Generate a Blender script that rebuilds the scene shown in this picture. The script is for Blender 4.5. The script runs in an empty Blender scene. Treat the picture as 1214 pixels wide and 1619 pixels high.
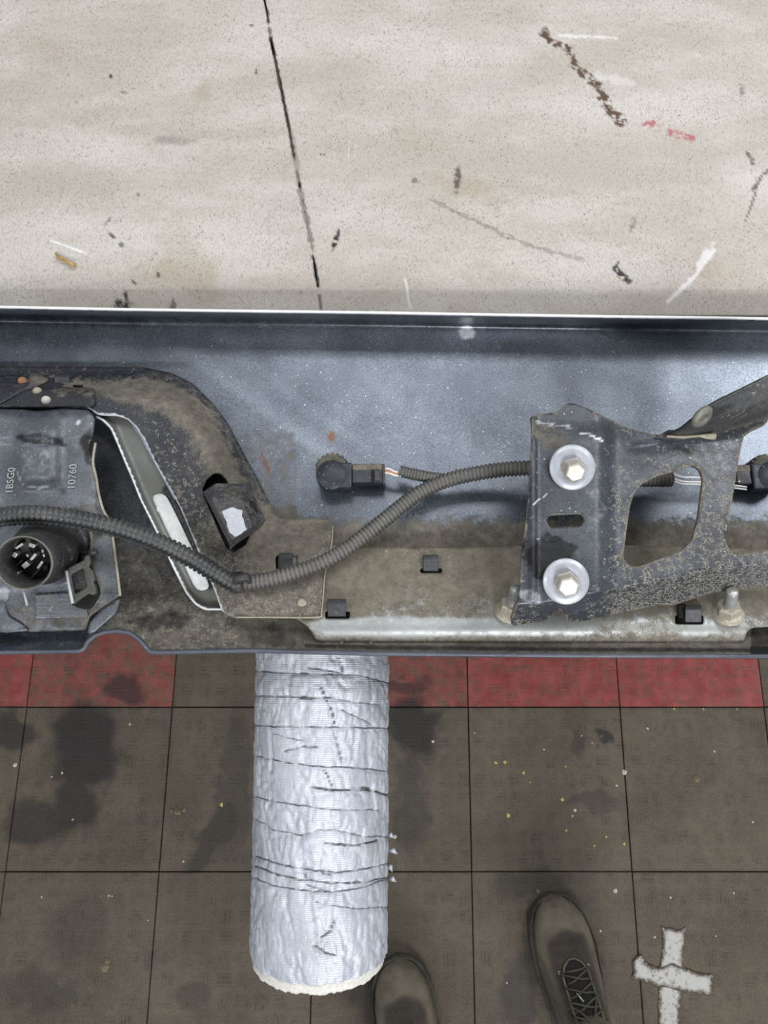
import bpy, math, random
import numpy as np
from mathutils import Vector, Matrix, geometry

# ------------------------------------------------------------------ camera, world, lights, exposure
SC = bpy.context.scene
COL = SC.collection
FPX, CX, CY, CAMZ = 1122.0, 607.0, 809.5, 1.52
TH = math.radians(14.7)
SN, CS = math.sin(TH), math.cos(TH)
cd = bpy.data.cameras.new('camera')
cam = bpy.data.objects.new('camera', cd); COL.objects.link(cam)
cam.location = (0, 0, CAMZ); cam.rotation_euler = (TH, 0, 0)
cd.sensor_fit = 'VERTICAL'; cd.sensor_height = 36.0; cd.lens = FPX / 1619 * 36
cd.clip_start = 0.02
SC.camera = cam
SC.view_settings.view_transform = 'Standard'
try: SC.view_settings.look = 'None'
except Exception: pass
SC.view_settings.gamma = 1.0; SC.view_settings.use_curve_mapping = False
SC.view_settings.exposure = 0.0
w = bpy.data.worlds.new('world'); SC.world = w; w.use_nodes = True
w.node_tree.nodes['Background'].inputs[0].default_value = (0.93, 0.96, 1.0, 1)
w.node_tree.nodes['Background'].inputs[1].default_value = 0.42
def area(name, loc, aim, sx, sy, power, col=(1, 1, 1)):
    l = bpy.data.lights.new(name, 'AREA'); l.shape = 'RECTANGLE'; l.size = sx; l.size_y = sy
    l.energy = power; l.color = col
    o = bpy.data.objects.new(name, l); COL.objects.link(o); o.location = loc
    o.rotation_euler = (Vector(aim) - Vector(loc)).to_track_quat('-Z', 'Y').to_euler()
    return o
area('door_daylight', (0.7, -2.3, 3.0), (0, 0.1, 0.9), 0.9, 0.7, 68, (0.98, 0.98, 1.0))
area('ceiling_lamp', (0.05, 1.30, 3.3), (0.05, 0.9, 0), 1.1, 0.55, 15, (0.97, 0.98, 1.0))
area('ceiling_lamp', (1.75, 1.25, 3.3), (1.2, 0.9, 0), 0.9, 0.7, 36, (0.97, 0.98, 1.0))
area('ceiling_lamp', (-1.6, -0.4, 3.3), (0, 0, 0.5), 0.35, 1.3, 14, (0.97, 0.97, 1.0))

# ------------------------------------------------------------------ helpers: pixels to places
def rayd(px, py):
    a = (px - CX) / FPX; b = (py - CY) / FPX
    return a, SN - b * CS, -CS - b * SN
def P(px, py, z):
    dx, dy, dz = rayd(px, py); t = (z - CAMZ) / dz
    return Vector((dx * t, dy * t, z))
def PA(px, py, z):
    dx, dy, dz = rayd(px, py); t = (z - CAMZ) / dz
    return np.stack([dx * t, dy * t, z + 0 * px], -1)
def proj(v):
    x, y, z = v[..., 0], v[..., 1], v[..., 2] - CAMZ
    d = y * SN - z * CS; q = -y * CS - z * SN
    return CX + FPX * x / d, CY + FPX * q / d
def ppm(px, py, z):                                   # pixels per metre there
    b = (py - CY) / FPX
    return FPX * (CS + b * SN) / (CAMZ - z)
def sm(a, b, x):
    t = np.clip((x - a) / (b - a), 0, 1); return t * t * (3 - 2 * t)
def vn(x, y, seed=0):
    xi = np.floor(x); yi = np.floor(y); fx = x - xi; fy = y - yi
    fx = fx * fx * (3 - 2 * fx); fy = fy * fy * (3 - 2 * fy)
    def h(i, j):
        s = np.sin(i * 127.1 + j * 311.7 + seed * 74.7) * 43758.5453
        return s - np.floor(s)
    return (h(xi, yi) * (1 - fx) + h(xi + 1, yi) * fx) * (1 - fy) + (h(xi, yi + 1) * (1 - fx) + h(xi + 1, yi + 1) * fx) * fy
def fb(x, y, s=20., seed=0, o=4):
    r = 0; a = 0.5; n = 0
    for k in range(o):
        r = r + a * vn(x / s * 2 ** k, y / s * 2 ** k, seed + k); n += a; a *= 0.55
    return r / n
def dpoly(x, y, pts):
    d = np.full(np.shape(x), 1e9)
    for (x0, y0), (x1, y1) in zip(pts[:-1], pts[1:]):
        vx, vy = x1 - x0, y1 - y0; L = vx * vx + vy * vy + 1e-9
        t = np.clip(((x - x0) * vx + (y - y0) * vy) / L, 0, 1)
        d = np.minimum(d, np.hypot(x - x0 - t * vx, y - y0 - t * vy))
    return d
def blob(x, y, cx, cy, rx, ry, ang=0, rag=0.5, s=8, soft=0.35, seed=1):
    c, sn = math.cos(math.radians(ang)), math.sin(math.radians(ang))
    u = ((x - cx) * c + (y - cy) * sn) / rx; v = (-(x - cx) * sn + (y - cy) * c) / ry
    d = np.hypot(u, v) + (fb(x, y, s, seed) - 0.5) * 2 * rag
    return 1 - sm(1 - soft, 1 + soft, d)
def stroke(x, y, pts, wd, rag=0.5, s=6, seed=2):
    d = dpoly(x, y, pts) / wd + (fb(x, y, s, seed) - 0.5) * 2 * rag
    return 1 - sm(0.6, 1.3, d)
def inside(x, y, poly):
    r = np.zeros(np.shape(x), bool); n = len(poly)
    for i in range(n):
        x0, y0 = poly[i]; x1, y1 = poly[(i + 1) % n]
        if y0 == y1: continue
        r ^= ((y0 > y) != (y1 > y)) & (x < (x1 - x0) * (y - y0) / (y1 - y0) + x0)
    return r
def crv(pts):
    xs = np.array([p[0] for p in pts], float); ys = np.array([p[1] for p in pts], float)
    return lambda x: np.interp(x, xs, ys)
def cat(pts, n=8):                                    # Catmull-Rom through points (any dimension)
    p = [np.array(q, float) for q in pts]; p = [2 * p[0] - p[1]] + p + [2 * p[-1] - p[-2]]; out = []
    for i in range(1, len(p) - 2):
        for k in range(n):
            t = k / n
            out.append(0.5 * (2 * p[i] + (p[i + 1] - p[i - 1]) * t + (2 * p[i - 1] - 5 * p[i] + 4 * p[i + 1] - p[i + 2]) * t * t
                              + (3 * p[i] - p[i - 1] - 3 * p[i + 1] + p[i + 2]) * t ** 3))
    out.append(p[-2]); return out

# ------------------------------------------------------------------ helpers: objects
def empty(name, loc, label, cat_, group=None):
    o = bpy.data.objects.new(name, None); COL.objects.link(o); o.location = loc; o.empty_display_size = 0.05
    o['label'] = label; o['category'] = cat_
    if group: o['group'] = group
    return o
def rootof(p):
    v = Vector((0, 0, 0))
    while p is not None: v += p.location; p = p.parent
    return v
def link(name, me, mat, parent=None, label=None, smooth=True, thick=0, bev=0):
    o = bpy.data.objects.new(name, me); COL.objects.link(o)
    if parent is not None:
        off = rootof(parent)
        if off.length > 0: me.transform(Matrix.Translation(-off))
        o.parent = parent
    if mat: me.materials.append(mat)
    if smooth: me.shade_smooth()
    if thick:
        m = o.modifiers.new('thickness', 'SOLIDIFY'); m.thickness = thick; m.offset = -1
    if bev:
        m = o.modifiers.new('bevel', 'BEVEL'); m.width = bev; m.segments = 2; m.limit_method = 'ANGLE'
    if label: o['label'] = label
    return o
def mesh(name, V, F, attrs=None):
    me = bpy.data.meshes.new(name)
    me.from_pydata([tuple(v) for v in V], [], [tuple(f) for f in F]); me.update()
    if attrs:
        for k, a in attrs.items():
            at = me.attributes.new(k, 'FLOAT', 'POINT'); at.data.foreach_set('value', np.asarray(a, np.float32).ravel())
    return me
def gridmesh(name, G, attrs=None, wrap=False):        # G: (ny, nx, 3)
    ny, nx = G.shape[:2]
    i = np.arange(ny * nx).reshape(ny, nx)
    if wrap: j = np.concatenate([i, i[:, :1]], 1)
    else: j = i
    q = np.stack([j[:-1, :-1], j[1:, :-1], j[1:, 1:], j[:-1, 1:]], -1).reshape(-1, 4)
    me = bpy.data.meshes.new(name)
    me.vertices.add(ny * nx); me.vertices.foreach_set('co', G.astype(np.float32).ravel())
    me.loops.add(q.size); me.loops.foreach_set('vertex_index', q.astype(np.int32).ravel())
    me.polygons.add(len(q)); me.polygons.foreach_set('loop_start', np.arange(0, q.size, 4, dtype=np.int32))
    me.update(calc_edges=True); me.validate()
    if attrs:
        for k, a in attrs.items():
            at = me.attributes.new(k, 'FLOAT', 'POINT'); at.data.foreach_set('value', np.asarray(a, np.float32).ravel())
    return me
def dens(poly, step=6, jit=0, soft=2, seed=5):
    out = []; n = len(poly); rnd = random.Random(seed)
    for i in range(n):
        a, b = poly[i], poly[(i + 1) % n]; L = math.hypot(b[0] - a[0], b[1] - a[1]); k = max(1, int(L / step))
        for j in range(k): out.append((a[0] + (b[0] - a[0]) * j / k + rnd.uniform(-jit, jit), a[1] + (b[1] - a[1]) * j / k + rnd.uniform(-jit, jit)))
    for _ in range(soft):
        m = len(out); out = [((out[i][0] + out[(i + 1) % m][0]) / 2, (out[i][1] + out[(i + 1) % m][1]) / 2) for i in range(m)]
    return out
def sheet(name, poly, zf, mat, parent, step=6, holes=(), thick=0.002, af=None, jit=0, soft=2, label=None):
    out = dens(poly, step, jit, soft); loops = [out] + [dens(h, min(step, 4), 0, 1) for h in holes]
    pts = []; ed = []
    for lp in loops:
        s = len(pts); pts += lp; ed += [(s + i, s + (i + 1) % len(lp)) for i in range(len(lp))]
    xs = [p[0] for p in out]; ys = [p[1] for p in out]
    gx, gy = np.meshgrid(np.arange(min(xs), max(xs), step), np.arange(min(ys), max(ys), step))
    gx = gx.ravel() + 0.31; gy = gy.ravel() + 0.17
    ok = inside(gx, gy, out)
    for h in loops[1:]: ok &= ~inside(gx, gy, h)
    for lp in loops: ok &= dpoly(gx, gy, lp + lp[:1]) > step * 0.4
    pts += list(zip(gx[ok].tolist(), gy[ok].tolist()))
    V, E, F, *_ = geometry.delaunay_2d_cdt([Vector(p) for p in pts], ed, [], 0, 1e-5)
    V = np.array([tuple(v) for v in V]); F = np.array(F)
    c = V[F].mean(1); keep = inside(c[:, 0], c[:, 1], out)
    for h in loops[1:]: keep &= ~inside(c[:, 0], c[:, 1], h)
    F = F[keep]
    Z = zf(V[:, 0], V[:, 1]); W = PA(V[:, 0], V[:, 1], Z)
    n = np.cross(W[F[:, 1]] - W[F[:, 0]], W[F[:, 2]] - W[F[:, 0]])
    if n[:, 2].sum() < 0: F = F[:, ::-1]
    me = mesh(name, W, F.tolist(), af(V[:, 0], V[:, 1]) if af else None)
    return link(name, me, mat, parent, label, True, thick)
def prism(V, F, name, mat, parent, label=None, bev=0.0006, smooth=False):
    return link(name, mesh(name, V, F), mat, parent, label, smooth, 0, bev)
def box(name, c, size, mat, parent, rot=None, bev=0.001, label=None):
    sx, sy, sz = [s / 2 for s in size]; R = rot or Matrix.Identity(3)
    V = [Vector(c) + R @ Vector((x, y, z)) for x in (-sx, sx) for y in (-sy, sy) for z in (-sz, sz)]
    F = [(0, 1, 3, 2), (4, 6, 7, 5), (0, 4, 5, 1), (2, 3, 7, 6), (0, 2, 6, 4), (1, 5, 7, 3)]
    return prism(V, F, name, mat, parent, label, bev)
def frame(ax):
    ax = Vector(ax).normalized(); u = ax.orthogonal().normalized()
    if abs(ax.z) > 0.3: u = (Vector((1, 0, 0)) - ax * ax.x).normalized()
    return u, ax.cross(u), ax
def lathe(name, base, ax, prof, seg, mat, parent, label=None, smooth=True, bev=0, rot=0.0, close=True):
    u, v, a = frame(ax); V = []; F = []; base = Vector(base)
    for (r, h) in prof:
        for k in range(seg):
            t = 2 * math.pi * k / seg + rot; V.append(base + a * h + (u * math.cos(t) + v * math.sin(t)) * r)
    for i in range(len(prof) - 1):
        for k in range(seg):
            k2 = (k + 1) % seg; F.append((i * seg + k, i * seg + k2, (i + 1) * seg + k2, (i + 1) * seg + k))
    if close:
        F.append(tuple(range(seg))[::-1]); F.append(tuple((len(prof) - 1) * seg + k for k in range(seg)))
    return link(name, mesh(name, V, F), mat, parent, label, smooth, 0, bev)
def tube(name, pts, rad, mat, parent, seg=10, label=None, fn=None, attrs=None, up=(0, 0, 1)):
    p = [Vector(q[:3]) for q in pts]; V = []; F = []; upv = Vector(up)
    for i, q in enumerate(p):
        t = (p[min(i + 1, len(p) - 1)] - p[max(i - 1, 0)]).normalized()
        s = t.cross(upv).normalized(); n = s.cross(t)
        for k in range(seg):
            a = 2 * math.pi * k / seg; r = rad[i] if hasattr(rad, '__len__') else rad
            if fn: r = fn(i, k, r)
            V.append(q + (s * math.cos(a) + n * math.sin(a)) * r)
    for i in range(len(p) - 1):
        for k in range(seg):
            k2 = (k + 1) % seg; F.append((i * seg + k, (i + 1) * seg + k, (i + 1) * seg + k2, i * seg + k2))
    F.append(tuple(range(seg))); F.append(tuple((len(p) - 1) * seg + k for k in range(seg))[::-1])
    return link(name, mesh(name, V, F, attrs), mat, parent, label, True)
def resample(pts, step):
    p = [Vector(q) for q in pts]; out = [p[0].copy()]; acc = 0
    for a, b in zip(p[:-1], p[1:]):
        L = (b - a).length; t = step - acc
        while t <= L: out.append(a.lerp(b, t / L)); t += step
        acc = (L - (t - step))
    return out

# ------------------------------------------------------------------ materials
def C(r, g, b):                                       # sRGB 0-255 to linear
    f = lambda c: (c / 255 / 12.92) if c / 255 <= 0.04045 else ((c / 255 + 0.055) / 1.055) ** 2.4
    return (f(r), f(g), f(b), 1)
class NT:
    def __init__(s, name):
        s.m = bpy.data.materials.new(name); s.m.use_nodes = True; s.t = s.m.node_tree; s.n = s.t.nodes
        s.b = s.n['Principled BSDF']; s.co = s.n.new('ShaderNodeTexCoord').outputs['Object']
    def _in(s, sock, v):
        if v is None: return
        if isinstance(v, bpy.types.NodeSocket): s.t.links.new(v, sock)
        else: sock.default_value = v
    def ma(s, op, a, b=None, c=None, cl=False):
        n = s.n.new('ShaderNodeMath'); n.operation = op; n.use_clamp = cl
        s._in(n.inputs[0], a); s._in(n.inputs[1], b); s._in(n.inputs[2], c); return n.outputs[0]
    def noise(s, sc, det=4, ro=0.6, vec=None, dist=0.0):
        n = s.n.new('ShaderNodeTexNoise'); s._in(n.inputs['Vector'], vec or s.co); n.inputs['Scale'].default_value = sc
        n.inputs['Detail'].default_value = det; n.inputs['Roughness'].default_value = ro; n.inputs['Distortion'].default_value = dist
        return n.outputs['Fac']
    def vor(s, sc, feat='F1', vec=None, out='Distance'):
        n = s.n.new('ShaderNodeTexVoronoi'); n.feature = feat; s._in(n.inputs['Vector'], vec or s.co); n.inputs['Scale'].default_value = sc
        return n.outputs[out]
    def mp(s, scale=(1, 1, 1), loc=(0, 0, 0), rot=(0, 0, 0), vec=None):
        n = s.n.new('ShaderNodeMapping'); s._in(n.inputs['Vector'], vec or s.co)
        n.inputs['Scale'].default_value = scale; n.inputs['Location'].default_value = loc; n.inputs['Rotation'].default_value = rot
        return n.outputs[0]
    def warp(s, sc, amt, vec=None):
        n = s.n.new('ShaderNodeTexNoise'); s._in(n.inputs['Vector'], vec or s.co); n.inputs['Scale'].default_value = sc; n.inputs['Detail'].default_value = 3
        a = s.n.new('ShaderNodeVectorMath'); a.operation = 'MULTIPLY_ADD'; s._in(a.inputs[0], n.outputs['Color'])
        a.inputs[1].default_value = (amt,) * 3; s._in(a.inputs[2], vec or s.co); return a.outputs[0]
    def mr(s, v, a, b, c=0.0, d=1.0):
        n = s.n.new('ShaderNodeMapRange'); n.interpolation_type = 'SMOOTHSTEP'; s._in(n.inputs[0], v)
        for i, q in enumerate((a, b, c, d)): s._in(n.inputs[i + 1], q)
        return n.outputs[0]
    def mix(s, f, a, b):
        n = s.n.new('ShaderNodeMix'); n.data_type = 'RGBA'; s._in(n.inputs[0], f); s._in(n.inputs[6], a); s._in(n.inputs[7], b); return n.outputs[2]
    def mf(s, f, a, b):
        n = s.n.new('ShaderNodeMix'); n.data_type = 'FLOAT'; s._in(n.inputs[0], f); s._in(n.inputs[2], a); s._in(n.inputs[3], b); return n.outputs[0]
    def at(s, name):
        n = s.n.new('ShaderNodeAttribute'); n.attribute_name = name; return n.outputs['Fac']
    def bump(s, h, st, d=0.001):
        n = s.n.new('ShaderNodeBump'); n.inputs['Strength'].default_value = st; n.inputs['Distance'].default_value = d
        s._in(n.inputs['Height'], h); s._in(s.b.inputs['Normal'], n.outputs[0])
    def done(s, col, ro, me=0.0, spec=None):
        s._in(s.b.inputs['Base Color'], col); s._in(s.b.inputs['Roughness'], ro); s._in(s.b.inputs['Metallic'], me)
        if spec is not None: s.b.inputs['Specular IOR Level'].default_value = spec
        return s.m
DUST = C(128, 122, 110); DUST2 = C(84, 81, 73)
def grimy(name, c1, c2, ro=0.5, me=0.0, dust=0.0, mud=0.0, speck=0.0, bump=0.25, cb=C(220, 222, 225), cd_=C(22, 22, 25), mudc=C(158, 154, 141), big=25, mudsc=420, dustc=DUST, dustc2=DUST2, fine=0.35, rv=0.1):
    m = NT(name)
    nb = m.noise(big, 5, 0.6); nf = m.noise(900, 3, 0.7); nm = m.noise(160, 5, 0.65)
    col = m.mix(m.mr(nb, 0.3, 0.7), c1, c2)
    g = m.mr(nf, 0.25, 0.75, 1 - fine, 1 + fine)
    hs = m.n.new('ShaderNodeHueSaturation'); m._in(hs.inputs['Color'], col); m._in(hs.inputs['Value'], g); col = hs.outputs[0]
    # scratches and specks
    sp = m.vor(260, 'F1', m.warp(80, 0.004)); spm = m.ma('MULTIPLY', m.mr(sp, 0.03, 0.16, 1, 0), m.mr(m.noise(90, 3), 0.46, 0.58))
    spm = m.ma('MULTIPLY', spm, m.ma('ADD', m.at('speck'), speck, cl=True))
    col = m.mix(spm, col, cb)
    # dust film
    da = m.ma('ADD', m.at('dust'), dust)
    dm = m.mr(m.ma('ADD', da, m.ma('MULTIPLY', m.ma('SUBTRACT', m.ma('ADD', m.ma('MULTIPLY', nm, 0.6), m.ma('MULTIPLY', nf, 0.4)), 0.5), 2.3)), 0.3, 0.8)
    col = m.mix(dm, col, m.mix(m.mr(m.noise(110, 7, 0.8), .3, .7), dustc2, dustc))
    pit = m.mr(m.vor(330, 'F1'), 0.08, 0.2, 1, 0); pit = m.ma('MULTIPLY', m.ma('MULTIPLY', pit, dm), m.mr(m.noise(45), 0.44, 0.56, 0, 0.85))
    col = m.mix(pit, col, C(48, 45, 42))
    # dried mud curls
    mv = m.warp(300, 0.006); ve = m.vor(mudsc, 'DISTANCE_TO_EDGE', mv)
    mm = m.ma('MULTIPLY', m.mr(ve, 0.03, 0.13, 1, 0), m.mr(m.ma('ADD', m.ma('ADD', m.at('mud'), mud), m.ma('MULTIPLY', m.ma('SUBTRACT', m.noise(230, 4, 0.6), 0.5), 3.4)), 0.55, 0.85))
    col = m.mix(m.ma('MULTIPLY', mm, 0.75), col, mudc)
    dk = m.mr(m.ma('ADD', m.at('dark'), m.ma('MULTIPLY', m.ma('SUBTRACT', nm, 0.5), m.ma('MULTIPLY', m.mr(m.at('dark'), 0, 0.2), 0.7))), 0.1, 0.9)
    col = m.mix(dk, col, cd_)
    br = m.mr(m.ma('ADD', m.at('bright'), m.ma('MULTIPLY', m.ma('SUBTRACT', nm, 0.5), m.ma('MULTIPLY', m.mr(m.at('bright'), 0, 0.2), 0.8))), 0.15, 0.85)
    col = m.mix(br, col, cb)
    col = m.mix(m.at('rust'), col, m.mix(nf, C(82, 56, 44), C(122, 88, 68)))
    cov = m.ma('MAXIMUM', dm, mm)
    hgt = m.ma('ADD', m.ma('ADD', m.ma('MULTIPLY', nm, 0.8), m.ma('MULTIPLY', nf, 0.25)), m.ma('MULTIPLY', mm, 0.9))
    m.bump(hgt, bump, 0.001)
    return m.done(col, m.mf(cov, m.mr(nm, 0.3, 0.7, ro - rv * .8, ro + rv), 0.92), m.mf(cov, me, 0.0))
def plain(name, c1, c2, ro=0.5, me=0.0, sc=200, bump=0.15):
    m = NT(name); n = m.noise(sc, 5, 0.65); m.bump(n, bump, 0.0006)
    return m.done(m.mix(m.mr(n, 0.3, 0.7), c1, c2), ro, me)

M = {}
M['skin'] = grimy('grey_primed_steel', C(80, 87, 96), C(104, 111, 120), 0.32, 0.5, speck=0.85, bump=0.045, fine=0.48, rv=0.015, big=18, mudsc=300)
M['arch'] = grimy('dusty_black_steel', C(42, 44, 50), C(58, 59, 64), 0.5, 0.1, mud=0.06, dust=0.08, speck=0.25, bump=.4)
M['bracket'] = grimy('mud_spattered_black_steel', C(54, 57, 62), C(80, 83, 90), 0.36, 0.25, speck=0.35, bump=0.3)
M['arm'] = grimy('dark_brace_steel', C(60, 60, 62), C(86, 86, 86), 0.45, 0.2, mud=0.05, dust=0.08)
M['liner'] = grimy('dusty_aluminium', C(150, 152, 150), C(168, 170, 168), 0.48, 0.45, bump=0.1, fine=0.1, mudsc=300, dustc=C(130, 124, 109), dustc2=C(98, 93, 81))
M['plate'] = grimy('blue_grey_plastic', C(74, 78, 84), C(110, 115, 122), 0.38, 0.1, speck=0.7, mud=0.0, cb=C(190, 192, 196))
M['latchp'] = grimy('worn_latch_plastic', C(62, 61, 58), C(84, 82, 76), 0.5, 0, dust=.2)
M['socket'] = grimy('dusty_black_plastic', C(38, 38, 40), C(58, 57, 57), 0.5, 0.0, dust=0.28)
M['clip'] = grimy('black_clip_plastic', C(44, 45, 48), C(62, 64, 68), 0.45, 0.0, dust=0.22, speck=0.3)
M['cap'] = grimy('sensor_plastic', C(36, 39, 46), C(54, 57, 64), 0.45, 0.0, dust=0.0, speck=0.5, bump=0.1)
M['capdust'] = grimy('sensor_plastic_dusty', C(60, 58, 54), C(80, 76, 68), 0.6, 0.0, dust=0.75)
M['strap'] = plain('brushed_strap', C(120, 122, 118), C(138, 140, 136), 0.42, 0.6, 60, 0.05)
M['pad'] = plain('white_pad', C(205, 208, 206), C(222, 224, 222), 0.5, 0, 300, 0.05)
M['bolt'] = grimy('zinc_bolt', C(168, 172, 180), C(194, 198, 204), 0.38, 0.35, dust=0.0, bump=0.15, fine=0.08, dustc=C(190, 170, 130), dustc2=C(170, 160, 140), cd_=C(90, 88, 84))
M['bolthead'] = grimy('bolt_head', C(172, 168, 156), C(196, 192, 182), 0.4, 0.3, dust=0.12, fine=0.1, dustc=C(190, 165, 120), dustc2=C(160, 145, 118))
M['nut'] = grimy('dusty_nut', C(160, 154, 138), C(186, 180, 164), 0.45, 0.3, dust=0.35, dustc=C(168, 152, 120), dustc2=C(120, 110, 90))
M['stud'] = plain('stud_steel', C(176, 176, 172), C(200, 200, 198), 0.4, 0.6)
M['rivet'] = grimy('dusty_rivet', C(150, 144, 126), C(176, 170, 150), 0.7, 0, dust=0.3, dustc=C(175, 168, 148))
M['rustrivet'] = grimy('rusty_rivet', C(130, 92, 66), C(165, 122, 92), 0.8, 0, dust=0.15)
M['whiterivet'] = plain('chalky_rivet', C(196, 192, 180), C(222, 220, 212), 0.7, 0, 400)
M['pin'] = plain('contact_pin', C(190, 188, 180), C(215, 214, 208), 0.35, 0.5)
M['hole'] = plain('hole_black', C(14, 14, 15), C(24, 23, 22), 0.9, 0)  # near-black painted for the shade inside holes and gaps, also some black parts
M['wirew'] = plain('white_wire', C(220, 218, 214), C(236, 234, 230), 0.4)
M['wireo'] = plain('orange_wire', C(190, 120, 70), C(205, 140, 90), 0.4)
M['mark'] = plain('raised_character', C(176, 178, 178), C(198, 198, 194), 0.7)
M['foam'] = plain('white_foam', C(205, 202, 192), C(226, 224, 216), 0.95, 0, 500, 0.8)
M['steel'] = plain('bench_steel', C(80, 84, 88), C(100, 104, 108), 0.5, 0.5, 40)
M['trouser'] = plain('dark_trouser_cloth', C(36, 38, 44), C(50, 52, 58), 0.95, 0, 600, 0.4)
M['lace'] = grimy('boot_lace', C(62, 60, 52), C(92, 88, 74), 0.9, 0, dust=0.1)
M['lacetip'] = plain('lace_tip', C(170, 172, 174), C(190, 192, 194), 0.4)
M['tongue'] = plain('boot_tongue', C(34, 33, 31), C(48, 46, 43), 0.95, 0, 300, 0.5)
M['sole'] = grimy('boot_sole', C(54, 54, 50), C(84, 83, 74), 0.9, 0, dust=0.15)
def conduit_mat():
    m = NT('corrugated_conduit'); n = m.noise(500, 4, 0.7); n2 = m.noise(50, 3, 0.6)
    rd = m.at('ridge'); ds = m.at('dust')
    col = m.mix(n2, C(34, 36, 39), C(66, 68, 72))
    f = m.ma('MULTIPLY', m.mr(m.ma('ADD', n, m.ma('MULTIPLY', n2, 0.4)), 0.55, 0.9), 1.0)
    col = m.mix(m.ma('MULTIPLY', m.ma('ADD', m.ma('MULTIPLY', f, 0.3), ds), m.mf(rd, 0.35, 0.95), cl=True), col, C(134, 130, 121))
    col = m.mix(m.at('dark'), col, C(12, 12, 12))
    m.bump(n, 0.3, 0.0005)
    return m.done(col, m.mf(ds, 0.38, 0.8))
M['conduit'] = conduit_mat()
def boot_mat():
    m = NT('worn_brown_leather'); n = m.noise(18, 6, 0.6); nf = m.noise(500, 4, 0.7)
    col = m.mix(m.mr(n, 0.35, 0.65), C(94, 88, 76), C(126, 118, 102))
    col = m.mix(m.mr(m.ma('ADD', m.at('dark'), m.ma('MULTIPLY', m.ma('SUBTRACT', n, 0.5), 0.5)), 0.3, 0.7), col, C(56, 50, 43))
    col = m.mix(m.mr(nf, 0.45, 0.8, 0, 0.5), col, C(120, 114, 98))
    col = m.mix(m.at('line'), col, C(28, 26, 24))
    m.bump(m.ma('ADD', m.noise(60, 6, 0.7, dist=1.0), m.ma('MULTIPLY', nf, 0.4)), 0.5, 0.004)
    return m.done(col, 0.75)
M['boot'] = boot_mat()
def wood_mat():
    m = NT('worn_white_painted_wood')
    a = m.noise(5, 6, 0.62, m.mp((1, 2.6, 1))); b = m.noise(16, 9, 0.78, m.mp((0.7, 1.5, 1), rot=(0, 0, 0.25)))
    f = m.noise(650, 4, 0.75, m.mp((1.6, 0.55, 1), rot=(0, 0, 0.3)))
    col = m.mix(m.mr(a, 0.35, 0.68), C(182, 174, 163), C(204, 199, 192))
    col = m.mix(m.mr(m.ma('ADD', b, m.at('stain')), 0.5, 0.95, 0, 0.6), col, C(166, 152, 132))
    col = m.mix(m.mr(m.noise(12, 5, 0.7, m.mp((0.6, 2.2, 1), loc=(3, 1, 0))), 0.5, 0.8, 0, 0.4), col, C(172, 168, 164))
    col = m.mix(m.mr(f, 0.46, 0.7, 0, 0.6), col, C(136, 124, 108))
    col = m.mix(m.mr(m.noise(260, 5, 0.75, m.mp((1, .8, 1), rot=(0, 0, -.4))), 0.54, 0.74, 0, 0.7), col, C(120, 108, 96))
    col = m.mix(m.mr(m.noise(150, 5, 0.75, m.mp((.5, 1.5, 1), loc=(4, 1, 2), rot=(0, 0, .6))), 0.6, 0.8, 0, 0.6), col, C(222, 220, 216))
    sp = m.ma('MULTIPLY', m.mr(m.vor(210, 'F1', m.warp(60, 0.008, m.mp((1.4, .9, 1)))), 0.06, 0.15, 1, 0), m.mr(m.noise(35, 3), 0.47, 0.6))
    col = m.mix(m.ma('MULTIPLY', sp, 0.85), col, C(104, 84, 68))
    sp2 = m.ma('MULTIPLY', m.mr(m.vor(420, 'F1', m.warp(200, 0.004, m.mp((1, .6, 1)))), 0.14, 0.28, 1, 0), m.mr(m.noise(30, 4, vec=m.mp(loc=(3, 3, 3))), 0.42, 0.62))
    col = m.mix(m.ma('MULTIPLY', sp2, 0.7), col, C(118, 104, 92))
    # hairline scratches
    sc = m.vor(1, 'DISTANCE_TO_EDGE', m.mp((95, 9, 1), rot=(0, 0, 0.5), vec=m.warp(9, 0.02)))
    col = m.mix(m.ma('MULTIPLY', m.mr(sc, 0.0, 0.018, 1, 0), m.mr(m.noise(28, 3), 0.55, 0.7, 0, 0.45)), col, C(130, 122, 112))
    sc2 = m.vor(1, 'DISTANCE_TO_EDGE', m.mp((70, 12, 1), rot=(0, 0, -1.1), vec=m.warp(7, 0.03)))
    col = m.mix(m.ma('MULTIPLY', m.mr(sc2, 0.0, 0.02, 1, 0), m.mr(m.noise(31, 3, vec=m.mp(loc=(5, 2, 0))), 0.58, 0.72, 0, 0.4)), col, C(228, 225, 220))
    col = m.mix(m.at('brown'), col, m.mix(f, C(58, 40, 30), C(104, 78, 56)))
    col = m.mix(m.at('dark'), col, C(38, 36, 38))
    col = m.mix(m.at('bright'), col, C(232, 230, 228))
    col = m.mix(m.at('red'), col, C(172, 92, 98))
    m.bump(m.ma('ADD', m.ma('MULTIPLY', f, 0.5), m.ma('ADD', b, m.ma('MULTIPLY', m.at('dark'), -0.8))), 0.35, 0.0015)
    return m.done(col, 0.6)
M['wood'] = wood_mat()
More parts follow.
